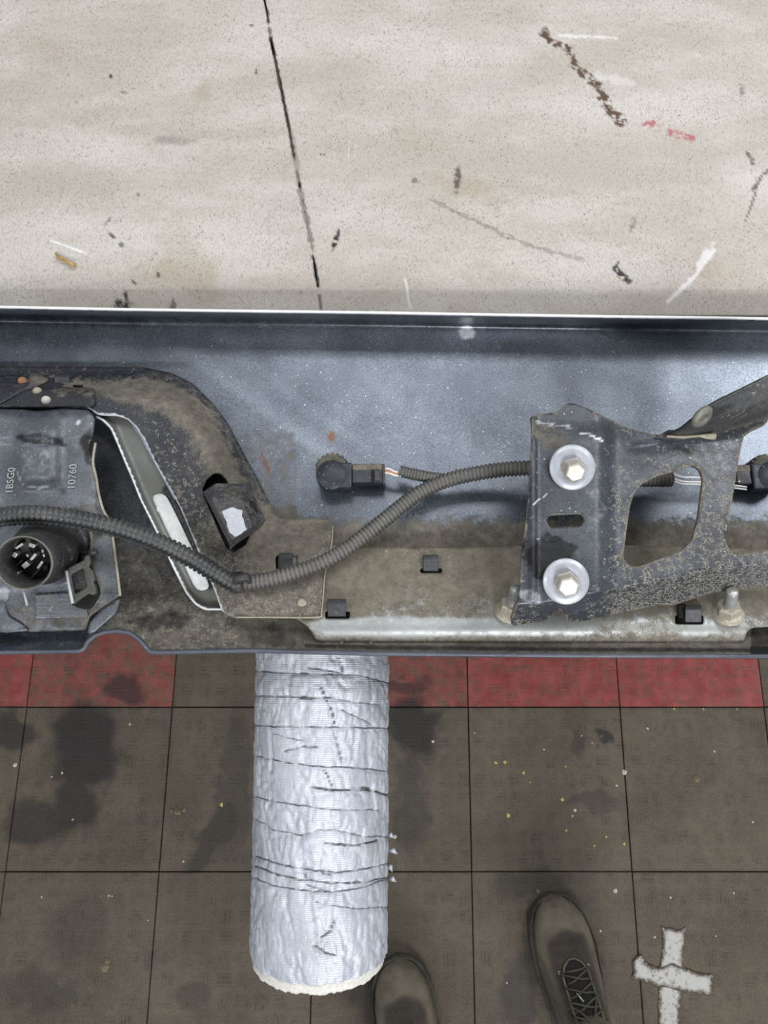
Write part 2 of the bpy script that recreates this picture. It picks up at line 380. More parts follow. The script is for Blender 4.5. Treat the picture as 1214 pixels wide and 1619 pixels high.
def foil_mat():
    m = NT('silver_cloth_tape'); n = m.noise(30, 5, 0.6); nf = m.noise(400, 4, 0.7)
    col = m.mix(m.mr(n, 0.3, 0.7), C(182, 187, 197), C(202, 207, 215))
    weave = m.n.new('ShaderNodeTexWave'); weave.bands_direction = 'Y'; m._in(weave.inputs['Vector'], m.co); weave.inputs['Scale'].default_value = 230; weave.inputs['Distortion'].default_value = 0.6
    col = m.mix(m.mr(nf, 0.5, 0.8, 0, 0.45), col, C(140, 144, 152))
    col = m.mix(m.ma('MULTIPLY', m.mr(m.noise(40, 4, vec=m.mp(loc=(2, 7, 1))), 0.55, 0.7), 0.35), col, C(165, 163, 150))
    col = m.mix(m.at('line'), col, C(74, 72, 70))
    col = m.mix(m.at('bright'), col, C(222, 226, 232))
    m.bump(m.ma('ADD', m.ma('MULTIPLY', weave.outputs['Fac'], 0.12), m.ma('ADD', m.ma('MULTIPLY', m.noise(70, 5, 0.65, m.mp((1.8, 0.5, 1))), 1.3), m.ma('MULTIPLY', m.at('line'), -0.7))), 0.55, 0.002)
    return m.done(col, 0.45, 0.3)
M['foil'] = foil_mat()

# floor: stains and painted boot and tube shadows, each an ellipse in floor metres
def floor_mat(name, red=0.0, seed=0):
    m = NT(name)
    n = m.noise(6, 6, 0.65, m.mp(loc=(seed, 0, 0))); nm = m.noise(40, 6, 0.7); nf = m.noise(420, 4, 0.8)
    col = m.mix(m.mr(n, 0.3, 0.7), C(80, 73, 62), C(101, 93, 80))
    col = m.mix(m.mr(nm, 0.4, 0.75, 0, 0.45), col, C(66, 62, 56))
    col = m.mix(m.mr(nf, 0.42, 0.75, 0, 0.6), col, C(132, 123, 106))
    col = m.mix(m.mr(m.noise(700, 3, .8), 0.5, 0.75, 0, 0.6), col, C(40, 37, 33))
    col = m.mix(m.mr(m.noise(14, 5, .7, m.mp(loc=(1, 2, 3))), 0.55, 0.75, 0, 0.5), col, C(72, 70, 70))
    col = m.mix(m.mr(m.noise(200, 4, .8, m.mp((1, .4, 1))), 0.55, 0.75, 0, 0.5), col, C(54, 50, 46))
    if red:
        rm = m.mr(m.ma('ADD', m.ma('ADD', m.ma('MULTIPLY', nm, 0.8), m.ma('MULTIPLY', m.noise(150, 4, 0.7, m.mp((1, 0.35, 1))), 0.5)), red - 1.0), 0.15, 0.75)
        col = m.mix(rm, col, m.mix(m.mr(m.noise(30, 5), 0.3, 0.7), C(142, 54, 56), C(166, 82, 80)))
    wv = m.warp(16, 0.09)
    acc = None
    for (px, py, rx, ry, an, k) in STAINS_SHADOWS:
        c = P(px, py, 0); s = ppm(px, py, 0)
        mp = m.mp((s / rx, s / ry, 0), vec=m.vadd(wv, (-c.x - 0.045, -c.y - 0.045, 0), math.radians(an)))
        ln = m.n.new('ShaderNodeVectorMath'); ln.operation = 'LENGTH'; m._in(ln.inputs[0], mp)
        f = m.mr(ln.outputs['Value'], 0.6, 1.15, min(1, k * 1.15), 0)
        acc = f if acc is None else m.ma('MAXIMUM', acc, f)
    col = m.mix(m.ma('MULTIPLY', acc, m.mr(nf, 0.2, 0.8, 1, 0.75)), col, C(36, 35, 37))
    sp = m.ma('MULTIPLY', m.mr(m.vor(70, 'F1', m.warp(40, 0.01)), 0.03, 0.1, 1, 0), m.mr(m.noise(9, 3), 0.52, 0.62))
    col = m.mix(m.ma('MULTIPLY', sp, 0.7), col, C(48, 46, 44))
    spl = m.ma('MULTIPLY', m.mr(m.vor(48, 'F1', m.warp(40, 0.01, m.mp(loc=(.5, .3, 0)))), 0.02, 0.05, 1, 0), m.mr(m.noise(11, 3), 0.5, 0.6))
    col = m.mix(m.ma('MULTIPLY', spl, 0.8), col, C(160, 152, 136))
    # basket-weave embossing: three short bars per cell, turned in every other cell
    sx = m.n.new('ShaderNodeSeparateXYZ'); m._in(sx.inputs[0], m.mp((1 / 0.0355,) * 3)); u, v = sx.outputs[0], sx.outputs[1]
    par = m.ma('FLOORED_MODULO', m.ma('ADD', m.ma('FLOOR', u), m.ma('FLOOR', v)), 2.0)
    fu = m.ma('SUBTRACT', m.ma('FRACT', u), 0.5); fv = m.ma('SUBTRACT', m.ma('FRACT', v), 0.5)
    A = m.mf(par, fu, fv); B = m.mf(par, fv, fu)
    inl = m.ma('MULTIPLY', m.mr(m.ma('ABSOLUTE', A), 0.34, 0.4, 1, 0), m.mr(m.ma('ABSOLUTE', B), 0.3, 0.34, 1, 0))
    bars = m.mr(m.ma('COSINE', m.ma('MULTIPLY', B, 2 * math.pi / 0.22)), 0.1, 0.9)
    emb = m.ma('MULTIPLY', m.ma('MULTIPLY', inl, bars), m.mr(m.noise(14, 4), 0.35, 0.6, 0.15, 1))
    col = m.mix(m.ma('MULTIPLY', m.ma('MULTIPLY', inl, m.ma('SUBTRACT', 1.0, bars)), m.mr(m.noise(22, 6, .75), 0.45, 0.65, 0.0, 0.4)), col, C(46, 44, 40))
    m.bump(m.ma('ADD', m.ma('MULTIPLY', emb, 1.0), m.ma('ADD', m.ma('MULTIPLY', nf, 0.6), m.ma('MULTIPLY', nm, 0.5))), 0.5, 0.0012)
    return m.done(col, m.mf(acc, 0.75, 0.6), 0, 0.3)
def vadd(s, v, off, rot):
    a = s.n.new('ShaderNodeVectorMath'); a.operation = 'ADD'; s._in(a.inputs[0], v); a.inputs[1].default_value = off
    r = s.n.new('ShaderNodeVectorRotate'); r.rotation_type = 'Z_AXIS'; s._in(r.inputs[0], a.outputs[0]); r.inputs['Angle'].default_value = rot
    return r.outputs[0]
NT.vadd = vadd
STAINS_SHADOWS = [(135, 1180, 62, 75, 0, 0.85), (115, 1270, 48, 60, 10, 0.8), (60, 1300, 70, 40, 15, 0.7), (340, 1320, 75, 22, -52, 0.6), (20, 1150, 40, 35, 0, 0.7),
          (655, 1150, 45, 55, 0, 0.85), (650, 1260, 30, 100, 0, 0.45), (372, 1230, 28, 130, 0, 0.4), (200, 1090, 40, 22, 0, 0.7), (640, 1085, 48, 16, 0, 0.6),  # the ellipses along the tube paint its shadow on the tiles
          (840, 1400, 70, 28, 0, 0.4), (830, 1545, 30, 90, 20, 0.5), (590, 1570, 40, 60, 0, 0.5), (940, 1270, 50, 14, 0, 0.4), (60, 1570, 60, 30, 10, 0.35),  # the ellipses next to the boots paint their shadows
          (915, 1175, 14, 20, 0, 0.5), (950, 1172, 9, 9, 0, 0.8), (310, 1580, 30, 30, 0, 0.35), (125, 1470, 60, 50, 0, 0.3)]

# ------------------------------------------------------------------ SETTING: floor of square rubber tiles
floor = bpy.data.objects.new('floor', None); COL.objects.link(floor); floor['kind'] = 'structure'
sub = link('subfloor', mesh('subfloor', [(-3, -2.5, -0.01), (3, -2.5, -0.01), (3, 3, -0.01), (-3, 3, -0.01), (-3, -2.5, -0.006), (3, -2.5, -0.006), (3, 3, -0.006), (-3, 3, -0.006)],
           [(0, 3, 2, 1), (4, 5, 6, 7), (0, 1, 5, 4), (1, 2, 6, 5), (2, 3, 7, 6), (3, 0, 4, 7)]), M['hole'], floor, smooth=False)
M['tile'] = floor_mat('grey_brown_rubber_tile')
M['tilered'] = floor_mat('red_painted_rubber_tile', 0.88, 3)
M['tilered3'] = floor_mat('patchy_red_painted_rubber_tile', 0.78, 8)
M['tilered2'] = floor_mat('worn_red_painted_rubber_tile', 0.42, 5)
T = 0.305
xl = [P(x, 1118, 0).x for x in (42, 272, 505, 740, 980, 1208)]
xl = [xl[0] - T * k for k in (5, 4, 3, 2, 1)] + xl + [xl[-1] + T * k for k in (1, 2, 3, 4)]
y0 = P(600, 1118, 0).y; y1 = P(600, 1378.5, 0).y
yl = [y0 + T * k for k in (6, 5, 4, 3, 2, 1)] + [y0, y1] + [y1 - T * k for k in range(1, 6)]
rt = random.Random(4)
for j in range(len(yl) - 1):
    for i in range(len(xl) - 1):
        x0, x1, ya, yb = xl[i], xl[i + 1], yl[j], yl[j + 1]
        sk = 0.0075; x0a, x0b = x0 + sk * (ya - y0), x0 + sk * (yb - y0); x1a, x1b = x1 + sk * (ya - y0), x1 + sk * (yb - y0)
        g = 0.0006 + rt.uniform(0, 0.0006); b = 0.0012; h = rt.uniform(-0.0004, 0.0002)
        V = []
        for zz, gg in ((-0.006, g), (h - 0.0012, g), (h, g + b)):
            V += [(x0b + gg, yb + gg, zz), (x1b - gg, yb + gg, zz), (x1a - gg, ya - gg, zz), (x0a + gg, ya - gg, zz)]
        F = [(0, 1, 5, 4), (1, 2, 6, 5), (2, 3, 7, 6), (3, 0, 4, 7), (4, 5, 9, 8), (5, 6, 10, 9), (6, 7, 11, 10), (7, 4, 8, 11), (8, 9, 10, 11)]
        k = 'tile'
        if j == 5 and i <= 9: k = {6: 'tilered2', 5: 'tilered3', 7: 'tilered3'}.get(i, 'tilered')
        if j == 6 and i == 10 : k = 'tile'
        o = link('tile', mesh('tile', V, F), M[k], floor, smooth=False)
        if k != 'tile': o['label'] = 'rubber floor tile painted red, worn' if k != 'tilered2' else 'rubber floor tile with nearly worn away red paint'

# ------------------------------------------------------------------ WORKBENCH with white painted boards
TZ = 0.985
bench = empty('workbench', (0, 0.65, 0), 'white painted wooden workbench top, scuffed and stained, with a long dark seam between boards', 'workbench')
seam = crv([(-400, 300), (0, 418), (20, 422), (62, 428), (135, 443), (200, 456), (250, 465), (300, 475), (350, 485), (400, 494), (450, 502), (500, 509)])
sgap = crv([(-400, 1.2), (0, 1.4), (30, 1.2), (42, 0.1), (58, 0.1), (62, 1.7), (130, 1.8), (150, 1.4), (240, 1.3), (255, 0.1), (285, 0.1), (292, 1.2), (300, 0.1), (360, 0.2), (398, 0.1), (408, 1.0), (450, 1.0), (458, 0.1), (500, 0.1)])
def wood_attrs(x, y):
    A = {k: np.zeros_like(x) for k in ('stain', 'brown', 'dark', 'bright', 'red')}
    def mx(k, v): A[k] = np.maximum(A[k], v)
    mx('brown', stroke(x, y, [(860, 50), (868, 64), (885, 70), (900, 78)], 6, 1.1, 7))
    mx('brown', stroke(x, y, [(900, 80), (908, 104), (918, 118)], 5, 1.2, 6)); mx('brown', stroke(x, y, [(926, 116), (945, 140), (958, 160), (966, 178), (982, 192)], 7, 1.1, 6))
    mx('red', stroke(x, y, [(1018, 199), (1038, 196)], 6, 1.4, 6) * 0.9); mx('red', stroke(x, y, [(1060, 210), (1090, 217)], 6, 1.5, 6) * 0.9)
    for b in [(723, 283, 5, 20, 5, 0.8), (530, 380, 4, 15, 20, 1), (190, 478, 14, 7, 0, 1), (197, 470, 3, 9, 0, 1), (175, 121, 3, 3, 0, 1), (1173, 143, 4, 9, 0, 0.6), (195, 146, 7, 2, 0, .8),
              (405, 113, 3, 4, 0, .8), (398, 40, 4, 2, 0, .8), (270, 478, 5, 10, 0, .7), (394, 487, 5, 4, 0, .8), (1000, 354, 4, 12, 10, .5), (803, 373, 3, 5, 0, .7), (510, 244, 5, 2, 0, .8), (656, 285, 6, 4, 0, .6),
              (176, 372, 8, 3, 40, .8), (192, 388, 4, 5, -30, .7), (170, 350, 9, 2, -50, .7), (250, 434, 3, 4, 0, .8), (212, 445, 3, 6, -30, .8), (218, 308, 4, 3, 0, .6)]:
        mx('dark', blob(x, y, *b[:5], 0.6, 4) * b[5])
    mx('dark', stroke(x, y, [(972, 424), (980, 434), (994, 444)], 4.5, 0.8, 4)); mx('dark', stroke(x, y, [(974, 420), (978, 414)], 1.6, 0.6, 4))
    mx('dark', stroke(x, y, [(1214, 268), (1200, 285), (1190, 300)], 2.5, 1.3, 5) * 0.8); mx('dark', stroke(x, y, [(1195, 300), (1186, 330), (1178, 350)], 1.5, 1.4, 5) * 0.7); mx('dark', stroke(x, y, [(1183, 243), (1190, 258)], 3, 1.2, 5) * 0.7)
    mx('dark', stroke(x, y, [(680, 315), (715, 332), (760, 352), (800, 372), (850, 392), (920, 410)], 3, 1.4, 9) * 0.35)
    mx('bright', stroke(x, y, [(1060, 472), (1095, 440), (1130, 395)], 3, 1.0, 5) * 0.8); mx('bright', blob(x, y, 1112, 410, 6, 24, 30, .8) * .7)
    mx('bright', stroke(x, y, [(885, 56), (975, 60)], 2, 1, 6) * .6); mx('bright', stroke(x, y, [(940, 120), (1000, 130)], 6, 1.2, 9) * .3)
    mx('bright', stroke(x, y, [(80, 380), (135, 400)], 1.4, 0.8, 5)); mx('bright', stroke(x, y, [(640, 440), (648, 478)], 2, 1, 5) * .6)
    for (a, b, rx, ry, an, k) in [(60, 190, 130, 16, -4, .22), (300, 210, 130, 10, 3, .2), (300, 400, 70, 40, 60, .25), (260, 450, 60, 30, 0, .25), (640, 180, 70, 60, 0, .15), (840, 300, 300, 14, 4, .2), (1010, 390, 120, 14, 20, .2),
                                  (700, 420, 120, 40, 0, .15), (700, 40, 180, 60, 0, .14), (1150, 450, 80, 40, 0, .2), (318, 150, 10, 22, 25, .3), (1000, 60, 90, 50, 0, .12), (70, 80, 30, 60, -20, .12), (740, 300, 40, 20, 20, .25)]:
        A['stain'] += blob(x, y, a, b, rx, ry, an, 0.8, 30, 0.8) * k
    for kk, th_ in (('brown', .42), ('red', .45), ('dark', .33)): A[kk] = A[kk] * sm(th_ - .05, th_ + .05, fb(x + y * .4, y - x * .3, 6, 17, 3))
    A['stain'] -= blob(x, y, 450, 320, 170, 90, 0, .6, 60, .8) * .15 + blob(x, y, 620, 70, 70, 40, 0, .6, 40, .8) * .15
    mx('dark', blob(x, y, 275, 222, 30, 6, 3, .8, 14, .7) * .35)
    # grey rub beside the seam
    mx('dark', stroke(x, y, [(458, 200), (468, 255), (472, 290)], 4, 1.1, 8) * .35); mx('dark', stroke(x, y, [(474, 300), (485, 350), (494, 395)], 4, 1.2, 7) * .5)
    # chipped bright corners along the front
    return A
def zt(y): return TZ - 0.009 * sm(0.3365, 0.300, y) if False else TZ
for side in (0, 1):
    ys = np.concatenate([np.arange(-330, 0, 16.), np.arange(0, 456, 2.2), [456.6, 457.6], np.arange(460, 491, 2.5)])
    us = np.linspace(0, 1, 460 if side == 0 else 640)
    X = np.zeros((len(ys), len(us))); Y = np.repeat(ys[:, None], len(us), 1)
    for r, yy in enumerate(ys):
        s = seam(yy); j = (vn(np.array([yy / 5.]), np.array([3. + side]))[0] - 0.5) * 1.0
        X[r] = (-900 + (1 - (1 - us) ** 2.0) * (s - sgap(yy) + j * 0.6 + 900)) if side == 0 else (s + sgap(yy) + j * 0.6 + us ** 1.9 * (2150 - s))
    base = PA(X, Y, np.full_like(X, TZ))
    yw = base[..., 1]; Z = TZ - 0.017 * np.clip((P(600, 457, TZ).y - yw) / 0.034, 0, 1)
    W = base.copy(); W[..., 2] = Z
    A = wood_attrs(X, Y)
    A['dark'] = np.maximum(A['dark'], 0.95 * (1 - sm(1.2, 4.5, np.abs(X - seam(Y)) + (fb(X, Y, 7, 9) - .5) * 5 + (0 if side else .5))) * np.where(sgap(Y) > .6, 1.0, .7 * sm(.46, .56, fb(X * 0, Y, 12, 3))))
    link('board', gridmesh('board', W[:, ::1], A), M['wood'], bench, 'white painted board with brown smear' if side else 'white painted board with paint chips', thick=0.018)
yf = P(600, 490, TZ).y
box('front_rail', (0, yf + 0.06, TZ - 0.07), (1.5, 0.03, 0.09), M['steel'], bench)
box('rear_rail', (0, 0.98, TZ - 0.055), (1.5, 0.03, 0.06), M['steel'], bench)
for sx in (-0.72, 0.72):
    for yy in (yf + 0.06, 0.98): box('leg', (sx, yy, (TZ - 0.025) / 2), (0.045, 0.045, TZ - 0.028), M['steel'], bench)
sh = empty('tape_curl', P(104, 412, TZ), 'small ochre curl of peeled paint on the white bench top near its front edge', 'scrap')
tube('curl', [P(88, 401, TZ + .002), P(95, 408, TZ + .004), P(105, 412, TZ + .003), P(114, 418, TZ + .004), P(121, 422, TZ + .0015)], [.0008, .0016, .0014, .0018, .0006], plain('ochre_scrap', C(150, 118, 62), C(190, 160, 96), 0.6), sh, 8)

# ------------------------------------------------------------------ PADDED SUPPORT ARM (foam tube wrapped in silver tape)
arm = empty('padded_support_arm', P(508, 1100, 0.90), 'silver tape wrapped foam tube jutting out from under the bumper, ragged white foam end', 'padded tube')
A0 = P(510.5, 1030, 0.921); A1 = P(504.5, 1497, 0.884); adir = (A1 - A0).normalized(); AL = (A1 - A0).length
RR = 0.0545
side_v = Vector((0, 0, 1)).cross(adir).normalized(); upv = adir.cross(side_v)
if upv.z < 0: upv = -upv
LN = [([(402, 1062), (450, 1064), (505, 1066), (560, 1066), (590, 1072), (616, 1080)], .8), ([(404, 1100), (450, 1101), (480, 1103), (520, 1103), (560, 1110), (600, 1114)], 1.2),
      ([(402, 1147), (440, 1149), (500, 1150), (560, 1151), (613, 1152)], 1.0), ([(504, 1080), (512, 1100), (524, 1120), (531, 1150)], 1.2), ([(404, 1196), (450, 1206), (510, 1213), (560, 1214), (612, 1219)], .9),
      ([(404, 1260), (430, 1267), (480, 1275), (530, 1281), (600, 1281)], .8), ([(492, 1246), (525, 1250), (590, 1250), (614, 1257)], 2.0), ([(450, 1187), (475, 1181), (500, 1181)], 1.4), ([(530, 1160), (535, 1180), (541, 1202)], 1.2),
      ([(513, 1218), (527, 1245)], 1.2), ([(404, 1295), (430, 1312), (475, 1322), (500, 1314), (530, 1313), (580, 1323), (616, 1323)], .8), ([(510, 1331), (530, 1335), (560, 1337), (598, 1329)], 1.8), ([(400, 1354), (450, 1370), (490, 1377), (540, 1381), (600, 1370), (616, 1364)], 1.1),
      ([(402, 1370), (440, 1384), (480, 1392), (520, 1397), (580, 1395), (614, 1388)], 1.6), ([(400, 1388), (430, 1402), (500, 1411), (530, 1411), (580, 1402), (612, 1391)], 1.0), ([(500, 1427), (560, 1437), (616, 1434)], .8),
      ([(530, 1453), (524, 1475), (507, 1483)], 1.6), ([(498, 1497), (515, 1507), (530, 1511)], 1.5), ([(484, 1055), (545, 1065), (535, 1035)], .7), ([(540, 1123), (590, 1145)], .7), ([(430, 1160), (478, 1172)], .6), ([(485, 1400), (515, 1412)], 1.2),
      ([(478, 1376), (483, 1389)], 2.5), ([(512, 1381), (522, 1384)], 2.5), ([(476, 1103), (492, 1104)], 3), ([(560, 1247), (585, 1248)], 3.5)]
nu, nv = 560, 230
L0 = -0.032
t = np.linspace(L0, AL, nu)[:, None]; ph = (np.linspace(0, 2 * math.pi, nv, endpoint=False))[None, :]
def cyl(t, ph, R):
    c = np.array(A0)[None, None] + t[..., None] * np.array(adir) + R[..., None] * (np.cos(ph)[..., None] * np.array(side_v) + np.sin(ph)[..., None] * np.array(upv))
    return c
T2 = t + 0 * ph; PH = ph + 0 * t
G0 = cyl(T2, PH, np.full_like(T2, RR)); X, Y = proj(G0)
top = np.sin(PH) > -0.15
dl = np.zeros_like(X); stp = np.zeros_like(X)
for pts, wd in LN:
    d = dpoly(X + (fb(X, Y, 14, 4) - .5) * 4, Y + (fb(X, Y, 12, 8) - .5) * 3.5, pts)
    dl = np.maximum(dl, (1 - sm(wd * .3, wd * .9 + .45, d)) * np.clip(fb(X, Y, 12, 6) * 2.6 - .55, 0, 1))
    stp += np.exp(-(d / 5) ** 2) * .0006
# underside wraps keep the same ring seams
ring = np.zeros_like(X)
for rr in np.arange(L0, AL, 0.022): ring = np.maximum(ring, 1 - sm(.0002, .0009, np.abs(T2 - rr - .003 * np.sin(PH * 1.0))))
dl = np.where(top, dl, ring * .8)
wr = (fb(T2 * 1000, PH * 54, 22, 11) - .5) * .0018 + (fb(T2 * 2200, PH * 30, 16, 12) - .5) * .0012 - .0011 * np.clip(.10 - np.abs(fb(T2 * 1000, PH * 54 * 1.8, 30, 21) - .5), 0, 1) / .1 - .0012 * np.clip(.06 - np.abs(fb(T2 * 1000 * .5 + PH * 20, PH * 54 * 1.5, 24, 31) - .5), 0, 1) / .06
R = RR + wr - stp * 1.2 - dl * .0006
R = R + 0.0006 * sm(0, 1, (fb(X, Y, 40, 15)))
end = np.where(top, 0, 0)
G = cyl(T2, PH, R)
br = np.zeros_like(X)  # pale strokes painted as highlights on the creased tape
for pts in [[(570, 1090), (565, 1120)], [(598, 1080), (612, 1110)], [(600, 1170), (614, 1190)], [(424, 1260), (420, 1290)], [(428, 1320), (425, 1360)], [(575, 1310), (572, 1360)], [(530, 1060), (533, 1090)], [(440, 1400), (432, 1450)], [(560, 1380), (556, 1400)], [(612, 1140), (616, 1180)], [(590, 1240), (596, 1290)]]:
    br = np.maximum(br, stroke(X, Y, pts, 1.4, .8, 5) * .8)
br = np.where(top, br, 0)
link('tape_wrap', gridmesh('tape_wrap', G[:, ::-1], {'line': dl[:, ::-1], 'bright': br[:, ::-1]}, True), M['foil'], arm, 'creased silver cloth tape')
# foam body with a ragged end that pokes out of the wrap
nu2, nv2 = 30, 180
tt = np.concatenate([np.linspace(L0, AL - .003, nu2 - 6), AL + np.linspace(-.002, .009, 6)])[:, None]
pp = np.linspace(0, 2 * math.pi, nv2, endpoint=False)[None, :]
TT = tt + 0 * pp; PP = pp + 0 * tt; rag = (fb(PP * 60, PP * 0 + 2, 4, 3) - .5) * .004
TT = np.where(np.arange(nu2)[:, None] >= nu2 - 3, TT + rag, TT)
RF = RR - .0022 - .0045 * (np.arange(nu2)[:, None] < nu2 - 7) - .0022 * (np.arange(nu2)[:, None] == nu2 - 1) + (fb(PP * 80, TT * 3000, 5, 4) - .5) * .0012
Gf = cyl(TT, PP, RF + 0 * PP)
Gi = cyl(TT[-1:], PP[:1], np.full((1, nv2), .026)); Gi2 = cyl(TT[-1:] - .05, PP[:1], np.full((1, nv2), .025))
link('foam_core', gridmesh('foam_core', np.concatenate([Gf, Gi, Gi2])[:, ::-1], None, True), M['foam'], arm, 'ragged white foam end')
pe = Vector((A0.x, yf + .033, .913))
tube('pipe', [A0 + adir * (AL - .03), A0 + adir * .06 + Vector((0, 0, -.003)), A0 + Vector((0, 0, -.008)), pe], .0245, M['steel'], arm, 24)
box('mounting_foot', (pe.x, yf + .038, .913), (.09, .010, .085), M['steel'], arm)
# loose flaps of tape at the right side
for (x, y, x2, y2) in [(614, 1322, 622, 1324), (616, 1345, 628, 1350), (616, 1390, 626, 1394), (614, 1368, 620, 1378)]:
    q = P(x, y, .893); r = P(x2, y2, .893); tube('tape_flap', [q, q.lerp(r, .5) + Vector((0, .002, .003)), r], [.0012, .0022, .0006], M['foil'], arm, 6)

# ------------------------------------------------------------------ BUMPER
bump_ = empty('bumper', P(607, 780, 0.978), 'grey steel bumper lying face down beside the bench, its muddy inside showing', 'bumper')
topY = crv([(-300, 480), (0, 486.5), (200, 490.5), (400, 493), (600, 495.5), (800, 499), (1000, 502), (1214, 505), (1500, 509)])
botY = crv([(-300, 1031), (0, 1031), (125, 1029), (133, 1026), (138, 1015), (150, 1004), (165, 999), (185, 997), (205, 1000), (220, 1010), (230, 1022), (237, 1030), (250, 1031), (400, 1028), (520, 1031), (600, 1033), (900, 1036), (1214, 1037), (1500, 1038)])
_pv = np.linspace(0, 1, 400)
_pz = np.interp(_pv, [0, .006, 0.014, .022, .032, .09, .30, .50, .62, .71, .78, .88, .93, .965, .985, 1.0], [1.020, 1.0175, 1.002, .9912, .9868, .9860, .9850, .9848, .9851, .9858, .9905, .999, 1.002, 1.006, 1.012, 1.017])
_ks = np.exp(-(np.arange(-40, 41) / 16.) ** 2); _ks /= _ks.sum()
_ps = np.convolve(np.pad(_pz, 40, mode='edge'), _ks, 'valid'); _bl = sm(.05, .12, _pv) * (1 - sm(.9, .95, _pv)); _pz = _pz * (1 - _bl) + _ps * _bl
_k2 = np.exp(-(np.arange(-12, 13) / 4.) ** 2); _k2 /= _k2.sum(); _b2 = sm(.008, .02, _pv) * (1 - sm(.95, .97, _pv)); _pz = _pz * (1 - _b2) + np.convolve(np.pad(_pz, 12, mode='edge'), _k2, 'valid') * _b2
prof = lambda v: np.interp(v, _pv, _pz)
def skin_z(x, y):
    v = (y - topY(x)) / (1032 - topY(x))
    z = prof(v)
    mid = sm(.03, .12, v) * (1 - sm(.35, .62, v))
    z = z + mid * (.0015 * sm(960, 1060, x))                                  # panel steps up towards the right
    dline = ((x - 240) * .60 - (y - 505) * .80 * .0) 
    s = (x - (250 + (y - 500) * 1.35)) / 1.0                                 # soft crease running down beside the arch
    z = z - mid * .003 * sm(-50, 60, s)
    return z
def skin_attrs(x, y):
    v = (y - topY(x)) / (1032 - topY(x)); A = {k: np.zeros_like(x) for k in ('dust', 'mud', 'dark', 'bright', 'rust', 'speck')}
    A['dust'] = 1.1 * sm(790, 860, y) * sm(380, 470, x) + .25 * sm(60, 20, np.abs(y - 900))
    A['dust'] = A['dust'] + (x < 470) * (.42 * sm(650, 700, y) * sm(130, 140, x) + .45 * sm(900, 960, y) * sm(150, 200, x))
    A['dust'] += .35 * blob(x, y, 60, 1012, 60, 14, 0, .6, 20) + .5 * blob(x, y, 380, 1000, 90, 16, -6, .6, 20) + .3 * blob(x, y, 425, 560, 0.1, 0.1)
    A['dust'] *= 1 - sm(5, 0, botY(x) - y) 
    A['dust'] += .3 * np.exp(-((y - 575) / 9) ** 2) * (x < 300) * (x > 90)
    A['mud'] = .62 * (x < 380) * sm(800, 850, y) * sm(175, 190, x)+ .2 * blob(x, y, 720, 830, 200, 40, 0, .8, 30)
    A['dark'] = .55 * (x < 345) * sm(650, 690, y) * sm(0, 60, x - 100) * (1 - .6 * sm(930, 1000, y)) + .45 * sm(5, 12, y - topY(x)) * (1 - sm(20, 34, y - topY(x)))  # last term paints shade below the rolled upper edge
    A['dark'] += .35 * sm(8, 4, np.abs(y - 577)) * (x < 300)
    A['dark'] += .5 * blob(x, y, 430, 1005, 40, 20, 0, .7, 16) + .5 * blob(x, y, 20, 1013, 40, 10, 0, .6, 16) + .4 * blob(x, y, 250, 985, 50, 14, -10, .7, 16)
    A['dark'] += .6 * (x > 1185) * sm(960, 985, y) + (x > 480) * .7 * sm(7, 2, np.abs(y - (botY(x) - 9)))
    A['bright'] = 1.0 * (1 - sm(.0, 3.2, y - topY(x) + (fb(x, y, 14, 4) > .72) * 4)) + .55 * blob(x, y, 737, 525, 14, 12, 0, .25, 10)
    A['dark'] += .22 * sm(330, 120, x) * (y < 600) + .3 * sm(690, 760, y) * (1 - sm(780, 820, y)) * sm(640, 800, x)  # shade painted into the left end and under the conduit and bracket
    A['rust'] = blob(x, y, 523, 690, 6, 7, 0, .9, 5) + .8 * blob(x, y, 420, 735, 4, 20, -20, .8, 5)
    A['speck'] = .8 * blob(x, y, 290, 560, 150, 60, 25, .6, 40) + .9 * blob(x, y, 560, 640, 80, 40, 25, .6, 30) + .5 * blob(x, y, 870, 680, 90, 40, 0, .6, 30) + .3 * blob(x, y, 400, 660, 40, 60, 0, .6, 30)
    return A
xs = np.arange(-150, 1372, 3.0); vs = np.concatenate([[0, .004, .008], np.linspace(.014, .97, 168), [.98, .985, .99, .995, 1.0]])
X = np.repeat(xs[None], len(vs), 0); Y = topY(X) + vs[:, None] * (botY(X) - topY(X))
W = PA(X, Y, skin_z(X, Y)); W[..., 2] += 0
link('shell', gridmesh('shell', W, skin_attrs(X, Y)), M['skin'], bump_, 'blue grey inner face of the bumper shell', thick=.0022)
# folded rims along the shell's edges
M['rim'] = grimy('rim_paint', C(74, 78, 88), C(92, 96, 106), 0.4, 0.2, speck=.3, fine=.2)
tube('lower_rim', [P(x, float(botY(x)) + .5, 1.0165) for x in np.arange(-150, 1371, 4.)], .0017, M['rim'], bump_, 8, 'blue grey rolled lower edge')
M['edgewhite'] = plain('chipped_white_paint', C(226, 226, 224), C(244, 244, 244), 0.4, 0, 60)
tube('upper_rim', [P(x, float(topY(x)) - 1.2, 1.0205) for x in np.arange(-150, 1371, 4.)], .0011, M['edgewhite'], bump_, 8, 'chipped white upper edge')

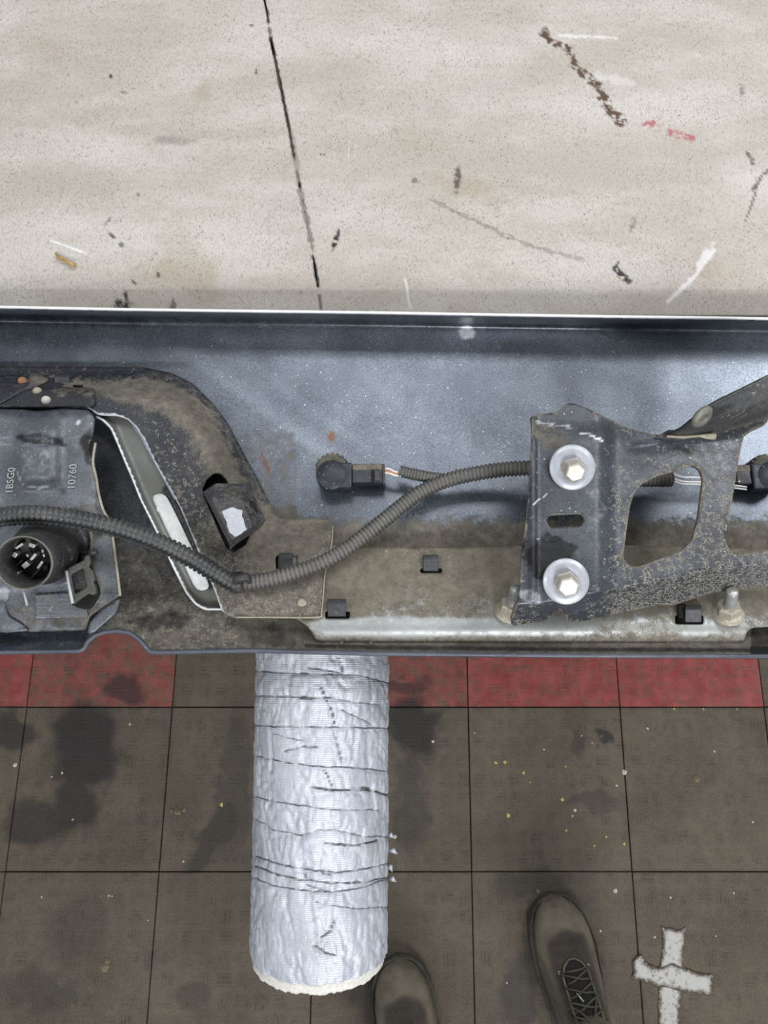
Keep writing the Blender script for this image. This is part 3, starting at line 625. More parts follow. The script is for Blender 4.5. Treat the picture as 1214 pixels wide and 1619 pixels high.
# liner sheet with its curled lower edge
slot = lambda a, b, c, d: [(a, b), (c, b), (c, d), (a, d)]
LB = crv([(430, 1014), (1214, 1020)])
def liner_z(x, y):
    z = np.interp(y, [800, 860, 930, 965, 980, 988, 994, 1000, 1006, 1012, 1022], [.991, .9965, 1.006, 1.0115, 1.0136, 1.0142, 1.0142, 1.0134, 1.0118, 1.0092, 1.004]) + .0008
    return z + .0005 * (fb(x, y, 60, 5) - .5)
def liner_a(x, y):
    b = sm(972, 984, y) * (1 - sm(1000, 1008, y))
    cl = sm(480, 540, x) * (1 - .75 * sm(860, 960, x)) + .35 * np.exp(-((x - 1110) / 30) ** 2)
    return {'dust': np.clip(.95 - .85 * b * cl - .25 * sm(900, 990, y) + .35 * (fb(x, y, 50, 9) - .5), 0, 1.1) , 'mud': .8 * blob(x, y, 1010, 995, 60, 14, 0, .5, 20) + .15 * blob(x, y, 640, 890, 160, 40, 0, .5, 20), 'dark': .5 * blob(x, y, 660, 850, 10, 26, 0, .6, 12) + .35 * (1 - sm(0, 14, np.abs(y - 976) + 0)) * 0}
liner = sheet('liner_sheet', [(440, 850), (520, 862), (680, 866), (840, 862), (1000, 862), (1214, 868), (1330, 868), (1330, 985), (1192, 992), (1184, 994), (1180, 1000), (1177, 1012), (1170, 1019), (1160, 1020), (900, 1018), (600, 1017), (508, 1016), (500, 1013), (494, 1000), (484, 988), (468, 977), (440, 972)],
      liner_z, M['liner'], bump_, 4.5, [slot(664, 898, 699, 906), slot(514, 966, 553, 978), slot(1067, 972, 1112, 987)], .0012, liner_a, label='dusty aluminium liner with a bright curled lower edge')

# arch reinforcement plate
OUT = [(-160, 579), (0, 579), (120, 580), (230, 581), (272, 590), (305, 607), (335, 636), (362, 672), (384, 715), (405, 752), (421, 785), (431, 806), (440, 819)]
INN = [(350, 965), (338, 930), (322, 893), (305, 850), (285, 803), (262, 762), (243, 728), (228, 696), (214, 674), (200, 662), (186, 657), (165, 657), (152, 655), (141, 645), (100, 643), (0, 643), (-160, 643)]
archp = OUT + [(522, 822), (526, 832), (523, 865), (513, 905), (510, 950), (508, 966), (498, 976), (371, 976), (358, 972)] + INN
def arch_z(x, y):
    d = dpoly(x, y, OUT); foot = sm(350, 440, x) * sm(770, 840, y)
    foot2 = sm(905, 960, y)
    ft = np.maximum(foot, foot2)
    hi = np.maximum(skin_z(x, y), .984) + .002 + .026 * sm(0, 52, d) - .006 * sm(70, 130, d)
    return hi * (1 - ft) + (np.interp(y, [800, 860, 930, 965, 985], [.991, .9965, 1.006, 1.012, 1.0155]) + .0032) * ft
def arch_a(x, y):
    d = dpoly(x, y, OUT); di = dpoly(x, y, INN)
    dust = .95 * np.exp(-((d - 34) / 17) ** 2) * sm(70, 130, x) * (1 - .55 * sm(640, 720, y)) + .5 * np.exp(-((d - 45) / 30) ** 2) * sm(150, 240, x)
    dust += .16 * sm(180, 300, x) * sm(600, 640, y) + .5 * (fb(x, y, 40, 7) - .5)
    dust += .65 * sm(360, 430, x) * sm(790, 840, y) + .3 * sm(720, 900, y) + .2 * sm(900, 950, y) + .25 * blob(x, y, 70, 595, 26, 12, 0, .5, 12)
    dust = np.where((x < 100) & (y > 600), dust * .35, dust)
    mud = .5 * sm(60, 90, d) * sm(200, 260, x) * (y > 640) + .22 * sm(930, 950, y) + .18 * np.exp(-((d - 12) / 10) ** 2)
    return {'dust': dust, 'mud': mud, 'dark': .25 * blob(x, y, 205, 632, 60, 12, 8, .6, 20), 'bright': .6 * (1 - sm(0, 2.5, di)) * (y > 645) + .35 * (1 - sm(0, 2.5, di)), 'speck': .2 + 0 * x}
hexhole = [(318, 775), (326, 758), (338, 748), (350, 748), (360, 757), (364, 768), (398, 840), (388, 862), (370, 873), (358, 868), (345, 840)]
arch = sheet('arch_plate', archp, arch_z, M['arch'], bump_, 4.5, [hexhole, slot(436, 878, 470, 901), slot(114, 607, 132, 612)], .0018, arch_a, jit=.5, label='dusty black arched reinforcement plate')
tube('plate_edge', [P(x, y, float(arch_z(np.array([x]), np.array([y]))[0]) + .0004) for x, y in [tuple(q) for q in cat([(372, 976), (420, 976), (500, 976), (508, 968), (511, 940), (514, 905), (524, 862), (526, 832)], 6)]], .0006, M['rivet'], arch, 6, 'dusty pale cut edge')
# hooked tab and creases on the arch plate's top flange
zr = lambda x, y: float(arch_z(np.array([float(x)]), np.array([float(y)]))[0])
def tab(name, x0, y0, x1, y1, z, h, mat, parent, tilt=.5, label=None):
    V = [P(x0, y1, z), P(x1, y1, z), P(x1, y0, z), P(x0, y0, z), P(x0, y1 - 1.5, z + h * .75), P(x1, y1 - 1.5, z + h * .75), P(x1, y0 + 1, z + h), P(x0, y0 + 1, z + h),
         P(x0, (y0 * .75 + y1 * .25), z + h * 1.25), P(x1, (y0 * .75 + y1 * .25), z + h * 1.25)]
    F = [(0, 3, 2, 1), (0, 1, 5, 4), (1, 2, 6, 9, 5), (2, 3, 7, 6), (3, 0, 4, 8, 7), (4, 5, 9, 8), (8, 9, 6, 7)]
    return prism(V, F, name, mat, parent, label, .0005)
tab('hook_tab', 86, 591, 110, 611, zr(98, 600) - .001, .005, M['clip'], arch)
sheet('flange_strip', [(-160, 611), (-10, 612), (45, 611), (150, 612), (150, 643), (-160, 643)], lambda x, y: arch_z(x, y) + .0018, M['arch'], arch, 7, (), .001, lambda x, y: {'dust': .45 * blob(x, y, 120, 618, 50, 8, 0, .5, 14), 'bright': .6 * (1 - sm(0, 2, np.abs(y - 642)))})
sheet('flange_strip', [(-160, 640), (-160, 598), (-20, 595), (60, 590), (80, 600), (58, 610), (40, 615), (0, 638), (-40, 655)], lambda x, y: arch_z(x, y) + .003, M['arch'], arch, 7, (), .001, lambda x, y: {'dust': .15 + .5 * sm(30, 60, x), 'bright': .5 * (1 - sm(0, 2.5, dpoly(x, y, [(40, 613), (0, 637)])))})
def dome(x, y, z, r, mat, parent, label=None, name='rivet', h=.8, ax=(0, 0, 1)):
    pr = [(r * math.cos(a), r * h * math.sin(a)) for a in np.linspace(0, 1.45, 7)]
    return lathe(name, P(x, y, z), ax, [(r, -.002)] + pr, 18, mat, parent, label)
dome(36, 603, zr(36, 603) + .003, .0036, M['rustrivet'], arch, 'rusty brown rivet head', h=1.1)
dome(59, 619, zr(59, 617) + .002, .0036, M['rivet'], arch, 'dust covered rivet head', h=.9)
dome(73, 633, zr(72, 631) + .002, .0036, M['whiterivet'], arch, 'chalky white rivet head', h=.9)
dome(477, 954, liner_z(np.array([477.]), np.array([953.]))[0] + .003, .0034, M['rivet'], arch, 'dusty rivet head', h=.25)
# stub of square section poking through the plate
zb = 1.012
sv = dict(a=(334, 790, 1.046), b=(378, 784, 1.046), c=(400, 834, 1.046), d=(368, 851, 1.046), g=(340, 764, 1.036), e=(389, 765, 1.036), f=(397, 772, 1.030), h=(420, 822, 1.030), i=(414, 833, 1.030), j=(365, 866, 1.022), k=(321, 778, 1.022), l=(326, 776, 1.03))
ks = list(sv); V = [P(*sv[k]) for k in ks]; ix = {k: i for i, k in enumerate(ks)}
Fq = ['dcba', 'abeg', 'bcf', 'chf', 'bfe', 'cih', 'agk', 'adjk', 'dci', 'dij']
V2 = [P(x, y, .992) for x, y in ((340, 770), (392, 768), (412, 822), (408, 834), (366, 862), (322, 780))]
Fc = [tuple(ix[c] for c in f) for f in Fq]
n0 = len(V); V += V2
rim_ = [ix['g'], ix['e'], ix['f'], ix['h'], ix['i'], ix['j'], ix['k']]
base_ = [n0, n0 + 1, n0 + 1, n0 + 2, n0 + 3, n0 + 4, n0 + 5]
for q in range(7):
    q2 = (q + 1) % 7; f = [rim_[q], rim_[q2], base_[q2], base_[q]]
    f = list(dict.fromkeys(f)); Fc.append(tuple(f))
stub = link('mounting_stub', mesh('mounting_stub', V, Fc), grimy('stub_steel', C(46, 47, 52), C(66, 67, 72), .5, .1, dust=.42, mud=.2), arch, 'square mounting stub with a worn white face', smooth=False, bev=.0011)
def cover(name, pts, mat, parent, thick=.0004, label=None, **k):
    return sheet(name, [(p[0], p[1]) for p in pts], k['zf'], mat, parent, k.get('step', 3), (), thick, k.get('af'), k.get('jit', 0), k.get('soft', 1), label)
M['worn'] = grimy('worn_bare_patch', C(176, 180, 188), C(202, 205, 210), .6, 0, dust=.1, fine=.12, dustc=C(120, 120, 122), dustc2=C(95, 96, 100))
cover('worn_patch', [(350, 806), (366, 802), (382, 806), (384, 818), (388, 830), (390, 838), (380, 845), (369, 850), (364, 843), (358, 826), (354, 815)], M['worn'], stub, jit=1.6, zf=lambda x, y: 1.0465 + 0 * x)
cover('oval_hole', [(396, 790), (401, 792), (407, 808), (408, 820), (404, 820), (398, 808), (395, 797)], M['hole'], stub, zf=lambda x, y: np.interp(x, [386, 402, 412], [1.042, 1.0372, 1.034]))
cover('dust_cap', [(346, 767), (386, 768), (374, 782), (338, 786)], M['rivet'], stub, jit=1.2, zf=lambda x, y: np.interp(y, [764, 788], [1.0366, 1.0464])) if False else None

# bright strap behind the plate's inner edge
LE = [(150, 657), (163, 664), (176, 677), (186, 700), (197, 727), (209, 755), (223, 790), (245, 834), (262, 870), (279, 905), (296, 938), (310, 955), (325, 963), (352, 963)]
RE = [(360, 940), (345, 900), (320, 850), (296, 795), (272, 745), (250, 702), (232, 672), (205, 652)]
strapz = lambda x, y: 1.004 - .004 * sm(650, 900, y) + .006 * np.exp(-((dpoly(x, y, LE)) / 5) ** 2)
M['strap2'] = grimy('pale_strap_metal', C(104, 105, 100), C(120, 121, 116), .45, .25, fine=.06, bump=.05, cb=C(226, 230, 232), cd_=C(30, 30, 30))
strap = sheet('strap', LE + RE, strapz, M['strap2'], bump_, 4, (), .0012, lambda x, y: {'bright': 1.0 * (1 - sm(.4, 2.6, dpoly(x, y, LE))), 'dust': .25 * sm(900, 700, y) * sm(8, 30, dpoly(x, y, LE)) * .5, 'dark': .75 * (1 - sm(2, 7, np.abs(dpoly(x, y, [(264, 775), (300, 850), (332, 925)]) - 4)))}, label='curved pale metal strap with a bright edge')
sheet('pad', [(240, 786), (243, 782), (256, 780), (262, 783), (270, 798), (286, 830), (305, 870), (322, 905), (331, 926), (329, 931), (318, 934), (311, 933), (306, 925), (285, 880), (262, 835)], lambda x, y: strapz(x, y) + .0022, M['pad'], strap, 5, (), .0018, None, label='white pad on the strap')
# blue-grey sliver of a second strap edge
sheet('strap_lip', [(204, 656), (214, 664), (228, 684), (243, 715), (262, 752), (280, 790), (276, 792), (258, 758), (238, 722), (222, 692), (210, 676)], lambda x, y: 1.0065 + 0 * x, grimy('lip_steel', C(128, 138, 150), C(150, 160, 172), .4, .3, fine=.1), strap, 4, (), .001)

# ------------------------------------------------------------------ lamp plate with socket (left)
LZ = 1.030
lampp = [(-160, 646), (0, 646), (40, 648), (60, 650), (100, 646), (140, 648), (150, 660), (147, 690), (140, 712), (147, 730), (152, 755), (156, 780), (163, 806), (173, 828), (181, 870), (186, 910), (190, 942), (160, 962), (142, 975), (134, 996), (45, 999), (28, 990), (12, 978), (-40, 974), (-160, 974)]
def lamp_z(x, y):
    b = inside_soft(x, y, 30, 92, 668, 766, 14)
    z = LZ + .006 * b - .010 * sm(925, 995, y) - .004 * sm(130, 180, x)
    z += .003 * sm(640, 655, y) * (1 - sm(690, 705, y))
    z += .0035 * (1 - sm(60, 74, np.hypot(x - 75, (y - 868) * 1.05)))
    return z
def inside_soft(x, y, x0, x1, ya, yb, s):
    return sm(x0 - s, x0 + s, x) * (1 - sm(x1 - s, x1 + s, x)) * sm(ya - s, ya + s, y) * (1 - sm(yb - s, yb + s, y))
def lamp_a(x, y):
    A = {}
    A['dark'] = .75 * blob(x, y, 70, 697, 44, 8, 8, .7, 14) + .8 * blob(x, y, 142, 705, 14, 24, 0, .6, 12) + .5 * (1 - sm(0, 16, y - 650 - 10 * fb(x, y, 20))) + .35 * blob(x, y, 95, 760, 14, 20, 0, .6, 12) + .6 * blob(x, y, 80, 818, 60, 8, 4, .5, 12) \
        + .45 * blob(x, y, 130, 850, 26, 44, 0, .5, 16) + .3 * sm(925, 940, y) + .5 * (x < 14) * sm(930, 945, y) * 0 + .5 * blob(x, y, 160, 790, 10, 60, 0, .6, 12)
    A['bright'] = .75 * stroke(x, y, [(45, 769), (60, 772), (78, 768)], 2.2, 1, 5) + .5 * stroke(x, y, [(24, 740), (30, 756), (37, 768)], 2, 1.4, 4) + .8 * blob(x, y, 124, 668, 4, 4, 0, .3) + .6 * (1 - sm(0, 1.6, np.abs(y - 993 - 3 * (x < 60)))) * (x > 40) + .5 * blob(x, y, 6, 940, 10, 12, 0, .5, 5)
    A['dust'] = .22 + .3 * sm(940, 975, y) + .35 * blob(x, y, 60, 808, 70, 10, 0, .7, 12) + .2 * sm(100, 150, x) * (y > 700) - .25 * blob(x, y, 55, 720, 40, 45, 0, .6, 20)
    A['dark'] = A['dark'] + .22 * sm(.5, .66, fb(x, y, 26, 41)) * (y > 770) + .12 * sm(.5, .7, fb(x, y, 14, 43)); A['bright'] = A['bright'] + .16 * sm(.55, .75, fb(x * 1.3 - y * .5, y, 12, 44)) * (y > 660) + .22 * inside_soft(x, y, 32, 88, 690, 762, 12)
    A['speck'] = .9 + 0 * x; A['mud'] = .12 + .2 * blob(x, y, 100, 960, 60, 20, 0, .5, 12)
    return A
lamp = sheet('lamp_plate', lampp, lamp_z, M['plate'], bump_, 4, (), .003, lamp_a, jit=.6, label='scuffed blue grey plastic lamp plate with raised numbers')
tube('plate_rim', [P(x, y, float(lamp_z(np.array([x]), np.array([y]))[0]) + .0006) for x, y in [tuple(q) for q in cat([(151, 700), (147, 730), (152, 755), (156, 780), (163, 806), (174, 828), (181, 870), (186, 910), (190, 942)], 5)]], .0010, M['rivet'], lamp, 6, 'dust covered raised rim')
def text(s, x, y, size, ang, z, parent, mat):
    cu = bpy.data.curves.new('characters', 'FONT'); cu.body = s; cu.size = size; cu.extrude = .0003; cu.align_x = 'CENTER'; cu.align_y = 'CENTER'; cu.resolution_u = 3
    t_ = bpy.data.objects.new('tmp', cu); COL.objects.link(t_)
    dg = bpy.context.evaluated_depsgraph_get(); me = bpy.data.meshes.new_from_object(t_.evaluated_get(dg)); bpy.data.objects.remove(t_)
    me.transform(Matrix.Translation(P(x, y, z)) @ Matrix.Rotation(math.radians(ang), 4, 'Z')); me.materials.clear()
    return link('raised_lettering', me, mat, parent, smooth=False)
text('10760', 115, 754, .0078, 92, LZ + .0008, lamp, M['mark']); text('1BSG0', 17, 760, .0072, 92, LZ + .0008, lamp, M['mark'])
# socket
B0 = P(82, 868, LZ - .002); B1 = P(38, 890, 1.078); sax = (B1 - B0); SL = sax.length; sr = 43 / ppm(38, 890, 1.078)
M['latchrim'] = grimy('pale_rim', C(104, 100, 88), C(140, 134, 118), .7, 0, dust=.3)
sock = lathe('lamp_socket', B0, sax, [(sr * 1.42, 0), (sr * 1.42, .003), (sr * 1.25, .005), (sr * 1.2, SL * .45), (sr * 1.04, SL * .55), (sr * 1.0, SL), (sr * .92, SL), (sr * .88, SL * .5), (sr * .86, SL * .42), (0.0001, SL * .42)], 48, M['socket'], lamp, 'round black lamp socket with metal contacts', close=False)
lathe('socket_rim', B0, sax, [(sr * 1.003, SL - .0008), (sr * 1.003, SL + .0003), (sr * .968, SL + .0003), (sr * .968, SL - .0008)], 48, M['latchrim'], sock, 'dusty pale rim', close=False)
u_, v_, a_ = frame(sax)
for (x, y, w_, h_, an) in [(31, 863, 14, 3.5, 35), (24, 877, 6, 8, -30), (51, 862, 9, 6, -20), (53, 880, 4, 13, -40), (44, 878, 3, 5, 20), (41, 893, 8, 11, -50), (64, 893, 4, 14, -35), (68, 871, 3, 5, 10), (70, 878, 3, 5, 10), (29, 906, 2, 4, 0), (18, 900, 5, 5, 0)]:
    q = P(x, y, 1.058); s_ = ppm(x, y, 1.058)
    Rm = Matrix((u_, v_, a_)).transposed() @ Matrix.Rotation(math.radians(an), 3, 'Z')
    box('contact_pin', q - a_ * .003, (w_ / s_, h_ / s_, .008), M['pin'], sock, Rm, .0002)
for (x, y, L_) in [(28, 893, 22), (60, 903, 26)]:
    s_ = ppm(x, y, 1.058); Rm = Matrix((u_, v_, a_)).transposed() @ Matrix.Rotation(math.radians(45), 3, 'Z')
    box('socket_rib', P(x, y, 1.055) - a_ * .003, (L_ / s_, 3 / s_, .008), M['socket'], sock, Rm, .0002)
Rm = Matrix((u_, v_, a_)).transposed()
box('key_notch', P(75, 897, 1.06) - a_ * .002, (.003, .004, .012), M['hole'], sock, Rm)
lathe('collar_ring', P(84, 864, LZ + .001), (0, 0, 1), [(.0285, 0), (.0285, .002), (.0268, .0022), (.0268, 0)], 40, M['latchrim'], lamp, 'dusty raised ring', close=False)
# latch frame beside the socket
def fr(x, y): return P(x, y, 1.052)
frp = [(104, 905), (108, 898), (132, 886), (133, 880), (141, 876), (143, 890), (140, 895), (142, 899), (146, 900), (150, 914), (147, 921), (150, 925), (152, 937), (146, 940), (139, 938), (124, 949), (116, 955), (113, 945)]
latch = sheet('latch_frame', frp, lambda x, y: 1.050 - .003 * sm(100, 150, x) + 0 * x, M['latchp'], lamp, 4, [[(112, 908), (131, 897), (137, 928), (118, 940)]], .004, None, soft=0, label='dusty plastic latch frame')
tube('latch_edge', [P(105, 903, 1.0515), P(109, 925, 1.0515), P(115, 954, 1.0515)], .0010, M['mark'], latch, 8, 'pale worn edge')
sheet('latch_recess', [(106, 880), (136, 872), (158, 938), (140, 965), (112, 958)], lambda x, y: 1.0335 + 0 * x, M['hole'], lamp, 8, (), .003)
box('latch_post', P(128, 918, 1.040), (.011, .016, .012), M['socket'], latch, Matrix.Rotation(.2, 3, 'Z'))
tube('pale_pin', [P(38, 935, 1.05), P(43, 957, 1.045)], .0009, M['mark'], lamp, 8)
tube('hook_arm', [P(140, 873, 1.046), P(148, 874, 1.046), P(154, 872, 1.044)], .0013, M['clip'], lamp, 8)
sheet('lower_panel', [(56, 940), (137, 936), (138, 975), (56, 979)], lambda x, y: lamp_z(x, y) + .0022 + .0004 * np.cos(y * 2 * math.pi / 6.5), M['plate'], lamp, 2, (), .0015, lambda x, y: {'dust': .35 + .25 * np.cos(y * 2 * math.pi / 6.5), 'mud': .2 + 0 * x, 'bright': .5 * (1 - sm(0, 2, np.abs(y - 976)))}, label='ribbed panel with faint raised lines')
sheet('side_flap', [(190, 944), (184, 968), (170, 980), (148, 1000), (138, 1003), (142, 984), (160, 964)], lambda x, y: 1.022 + 0 * x, M['plate'], lamp, 5, (), .002, lambda x, y: {'dust': .35 + 0 * x})
sheet('lower_flap', [(-60, 944), (4, 944), (9, 958), (12, 975), (36, 988), (46, 997), (10, 1000), (-60, 996)], lambda x, y: 1.026 - .004 * sm(960, 995, y), M['plate'], lamp, 5, (), .002, lambda x, y: {'bright': .4 * blob(x, y, 5, 945, 14, 10, 0, .5, 5), 'dark': .6 * blob(x, y, 36, 993, 12, 4, 0, .5, 5)})

# ------------------------------------------------------------------ slotted clips on liner and plate
lz = lambda x, y: float(liner_z(np.array([float(x)]), np.array([float(y)]))[0])
tab('clip', 669, 877, 693, 904, lz(680, 895) - .0015, .006, M['clip'], bump_, label='black clip tab through the middle slot')
tab('clip', 518, 947, 547, 976, lz(530, 965) - .0015, .006, M['clip'], bump_, label='black clip tab at the pale curled edge')
tab('clip', 1083, 957, 1109, 985, lz(1095, 970) - .0015, .008, M['clip'], bump_, label='black clip tab under the mounting bracket')
tab('clip', 441, 874, 463, 899, zr(452, 888) - .002, .006, M['clip'], bump_, label='black clip tab on the arch plate foot')
box('clip_hook', P(1078, 966, lz(1078, 970) + .002), (.006, .010, .004), M['hole'], bump_)

# ------------------------------------------------------------------ mounting bracket (right)
crease = crv([(810, 956), (850, 954), (950, 935), (1030, 918), (1100, 905), (1214, 890), (1400, 880)])
def br_z(x, y):
    z = 1.062 - .007 * sm(940, 980, x) - .004 * sm(1000, 1160, x)
    z = z + .003 * np.exp(-((x - 842) / 5) ** 2) * (y < 950)
    dn = np.clip((y - crease(x)) / 40, 0, 1.3)
    z = z - .028 * dn - .004 * sm(700, 660, y)
    l2 = dpoly(x, y, [(1000, 770 - 62), (1060, 700), (1090, 688)])
    return z + .0015 * np.exp(-(l2 / 6) ** 2)
brp = [(841, 662), (844, 656), (862, 654), (880, 652), (887, 647), (896, 637), (906, 637), (925, 644), (958, 660), (985, 673), (1010, 682), (1035, 687), (1080, 690), (1130, 684), (1170, 672), (1214, 650), (1214, 668), (1188, 680), (1177, 688), (1172, 705), (1166, 735), (1160, 775), (1153, 810), (1147, 845), (1147, 857), (1152, 868), (1163, 875), (1185, 874), (1240, 868), (1400, 858), (1400, 905), (1214, 928),
       (1130, 936), (1062, 958), (1055, 956), (1040, 958), (1000, 966), (950, 976), (908, 984), (897, 984), (893, 972), (888, 965), (880, 964), (872, 970), (866, 981), (860, 984), (835, 985), (812, 990), (806, 987), (810, 974), (816, 955), (820, 950), (822, 930), (823, 900), (829, 840), (835, 780), (838, 720)]
hole1 = [(1016, 764), (1040, 752), (1070, 744), (1095, 735), (1107, 742), (1112, 757), (1108, 790), (1104, 820), (1095, 854), (1077, 871), (1045, 883), (1009, 896), (996, 894), (985, 882), (990, 840), (996, 800), (1003, 778)]
slot1 = [(870, 814), (918, 812), (924, 818), (923, 828), (917, 832), (870, 834), (865, 828), (865, 818)]
def br_a(x, y):
    A = {}
    ed = dpoly(x, y, brp + brp[:1]); hd = dpoly(x, y, hole1 + hole1[:1]); sd = dpoly(x, y, slot1 + slot1[:1])
    pad = blob(x, y, 893, 850, 58, 130, 2, .25, 40, .25)
    A['mud'] = .46 * sm(950, 985, x) + .5 * (fb(x, y, 34, 12) - .5) + .25 * sm(crease(x) - 5, crease(x) + 5, y) + .3 * (1 - pad) * sm(700, 760, y) - .2 * blob(x, y, 1010, 735, 60, 30, -20, .6, 20)
    A['dust'] = .1 + .7 * (1 - sm(1.0, 4.0, ed)) * (.5 + .8 * (fb(x, y, 10, 3) > .42)) + .8 * (1 - sm(1, 4, hd)) + .5 * (1 - sm(.6, 2.6, sd)) + .9 * (1 - sm(2, 9, dpoly(x, y, [(1002, 800), (990, 868), (984, 880)]))) * (x < 1004) + .5 * blob(x, y, 870, 690, 30, 22, 20, .7, 14) + .15 * sm(1000, 1100, x)
    A['bright'] = .8 * stroke(x, y, [(918, 684), (935, 688), (952, 697)], 3, 1.1, 6) + .45 * stroke(x, y, [(850, 668), (905, 676)], 3, 1.8, 5) + .6 * stroke(x, y, [(842, 798), (866, 780)], 1.2, .6, 5) + .25 * blob(x, y, 940, 800, 18, 60, 0, .5, 30, .8) + .35 * blob(x, y, 838, 945, 18, 12, 20, .6, 12)
    A['dark'] = 1.25 * blob(x, y, 868, 884, 38, 36, 0, .55, 12, .35) + .45 * stroke(x, y, [(927, 770), (925, 790), (918, 800)], 1.5, .8, 5) + .45 * blob(x, y, 990, 700, 50, 16, 25, .7, 20)
    A['speck'] = .5 + 0 * x; A['rust'] = 0 * x
    return A
bracket = sheet('mounting_bracket', brp, br_z, M['bracket'], bump_, 4, [hole1, slot1], .003, br_a, jit=.4, label='mud spattered dark steel bracket with large washers, bolts and window')
def bolt(x, y, tx, ty, z, dz, wr_, hr, parent, mb, mh, labs):
    b = P(x, y, z); t_ = P(tx, ty, z + dz); ax = (t_ - b); h = ax.length
    ax = (ax.normalized() + Vector((0, 0, .6))).normalized() if False else ax
    wsh = lathe('washer', b, (ax.normalized() + Vector((0, 0, 1.6))).normalized(), [(wr_ * .97, -.0005), (wr_, .0004), (wr_, .0014), (wr_ * .97, .002), (wr_ * .62, .0024), (wr_ * .56, .0021), (wr_ * .3, .002)], 48, mb, parent, labs[0])
    hd = lathe('bolt_head', b, ax, [(hr * 1.22, .002), (hr * 1.2, .0033), (hr * 1.03, .0036), (hr * 1.03, h - .0008), (hr * .88, h)], 6, mh, parent, labs[1], smooth=False, bev=.0005, rot=.3)
    return wsh, hd
bolt(904, 739, 910, 748, 1.0645, .0085, .0155, .0070, bracket, M['bolt'], M['bolthead'], ('upper zinc washer', 'upper hexagonal bolt head'))
bolt(894, 919, 899, 929, 1.0635, .0090, .0150, .0070, bracket, M['bolt'], M['bolthead'], ('lower zinc washer beside a black smudge', 'lower hexagonal bolt head'))
# brace arm folded off the bracket
def arm_z(x, y):
    up = crv([(1040, 688), (1070, 678), (1100, 655), (1140, 631), (1214, 594), (1300, 545)]); lo = crv([(1040, 690), (1090, 692), (1130, 686), (1170, 676), (1214, 662), (1300, 628)])
    f = np.clip((lo(x) - y) / np.maximum(lo(x) - up(x), 2), 0, 1); k = sm(1040, 1110, x)
    return 1.060 + k * (.004 + .020 * sm(0, .55, f) + .010 * f) - .002
armp = [(1036, 687), (1052, 687), (1076, 675), (1094, 660), (1112, 646), (1140, 631), (1180, 611), (1214, 593), (1260, 566), (1300, 543), (1300, 626), (1260, 644), (1214, 662), (1170, 676), (1130, 685), (1090, 692), (1060, 691)]
brace = sheet('brace_arm', armp, arm_z, M['arm'], bracket, 4, (), .003, lambda x, y: {'mud': .35 * (dpoly(x, y, [(1150, 655), (1300, 575)]) < 18) * sm(1120, 1160, x), 'dark': .6 * blob(x, y, 1130, 652, 34, 8, -20, .4, 12) + .5 * (1 - sm(2, 8, dpoly(x, y, armp[1:9]))) + .35 * blob(x, y, 1200, 660, 60, 8, -22, .4, 12), 'dust': .6 * (1 - sm(1, 4, dpoly(x, y, armp[11:]))) + .1, 'rust': .35 * blob(x, y, 1100, 668, 9, 3, -20, .7, 5)}, jit=.3, label='dark diagonal brace arm')
rz_ = float(arm_z(np.array([1111.]), np.array([660.]))[0]); lathe('rivet_head', P(1111, 660, rz_ + .0045), (.45, -.75, .45), [(.0078, -.002), (.0078, .0002), (.006, .0016), (.0022, .0019), (.002, .0014), (.0002, .0014)], 32, plain('dull_rivet', C(112, 112, 104), C(140, 140, 130), .5, .3), brace, 'flat grey rivet head')
tube('weld_seam', [P(1054, 690, 1.064), P(1080, 691, 1.065), P(1105, 689, 1.066), P(1118, 690, 1.066), P(1130, 690, 1.066)], [.0008, .0012, .0010, .0020, .0024], M['rivet'], brace, 8, 'dusty weld seam')
# bracket left return wall
def wall(name, pts, z0, z1, mat, parent, th=.002):
    V = []; n = len(pts)
    for (x, y) in pts: p = P(x, y, z1); V += [p, Vector((p.x, p.y, z0))]
    F = [(2 * i, 2 * i + 1, 2 * i + 3, 2 * i + 2) for i in range(n - 1)]
    return link(name, mesh(name, V, F), mat, parent, None, False, th)
# studs with flange nuts
def stud(x, y, z, tip, parent, name_l, nl):
    ax = (P(tip[0], tip[1], z + .021) - P(x, y, z)).normalized(); b = P(x, y, z)
    nut = lathe('flange_nut', b, ax, [(.0112, 0), (.0112, .0012), (.0085, .0026), (.0072, .003)], 40, M['nut'], parent, nl)
    lathe('nut_hexagon', b + ax * .0022, ax, [(.0084, 0), (.0084, .0065), (.0072, .0078), (.004, .0078)], 6, M['nut'], nut, None, False, .0004, .4)
    pr = []
    for k in range(14): pr += [(.0042, .008 + k * .0011), (.0037, .008 + k * .0011 + .00055)]
    pr += [(.0040, .0242), (.0036, .0252)]
    lathe('threaded_stud', b, ax, [(.0042, 0)] + pr, 20, M['stud'], nut, name_l)
stud(1150, 971, lz(1150, 972) + .0005, (1158, 934), bump_, 'bright threaded stud end', 'dusty flange nut with a threaded stud by the bracket')
stud(805, 968, lz(806, 968) + .0005, (816, 929), bump_, 'grey threaded stud end', 'flange nut half hidden by the bracket corner')

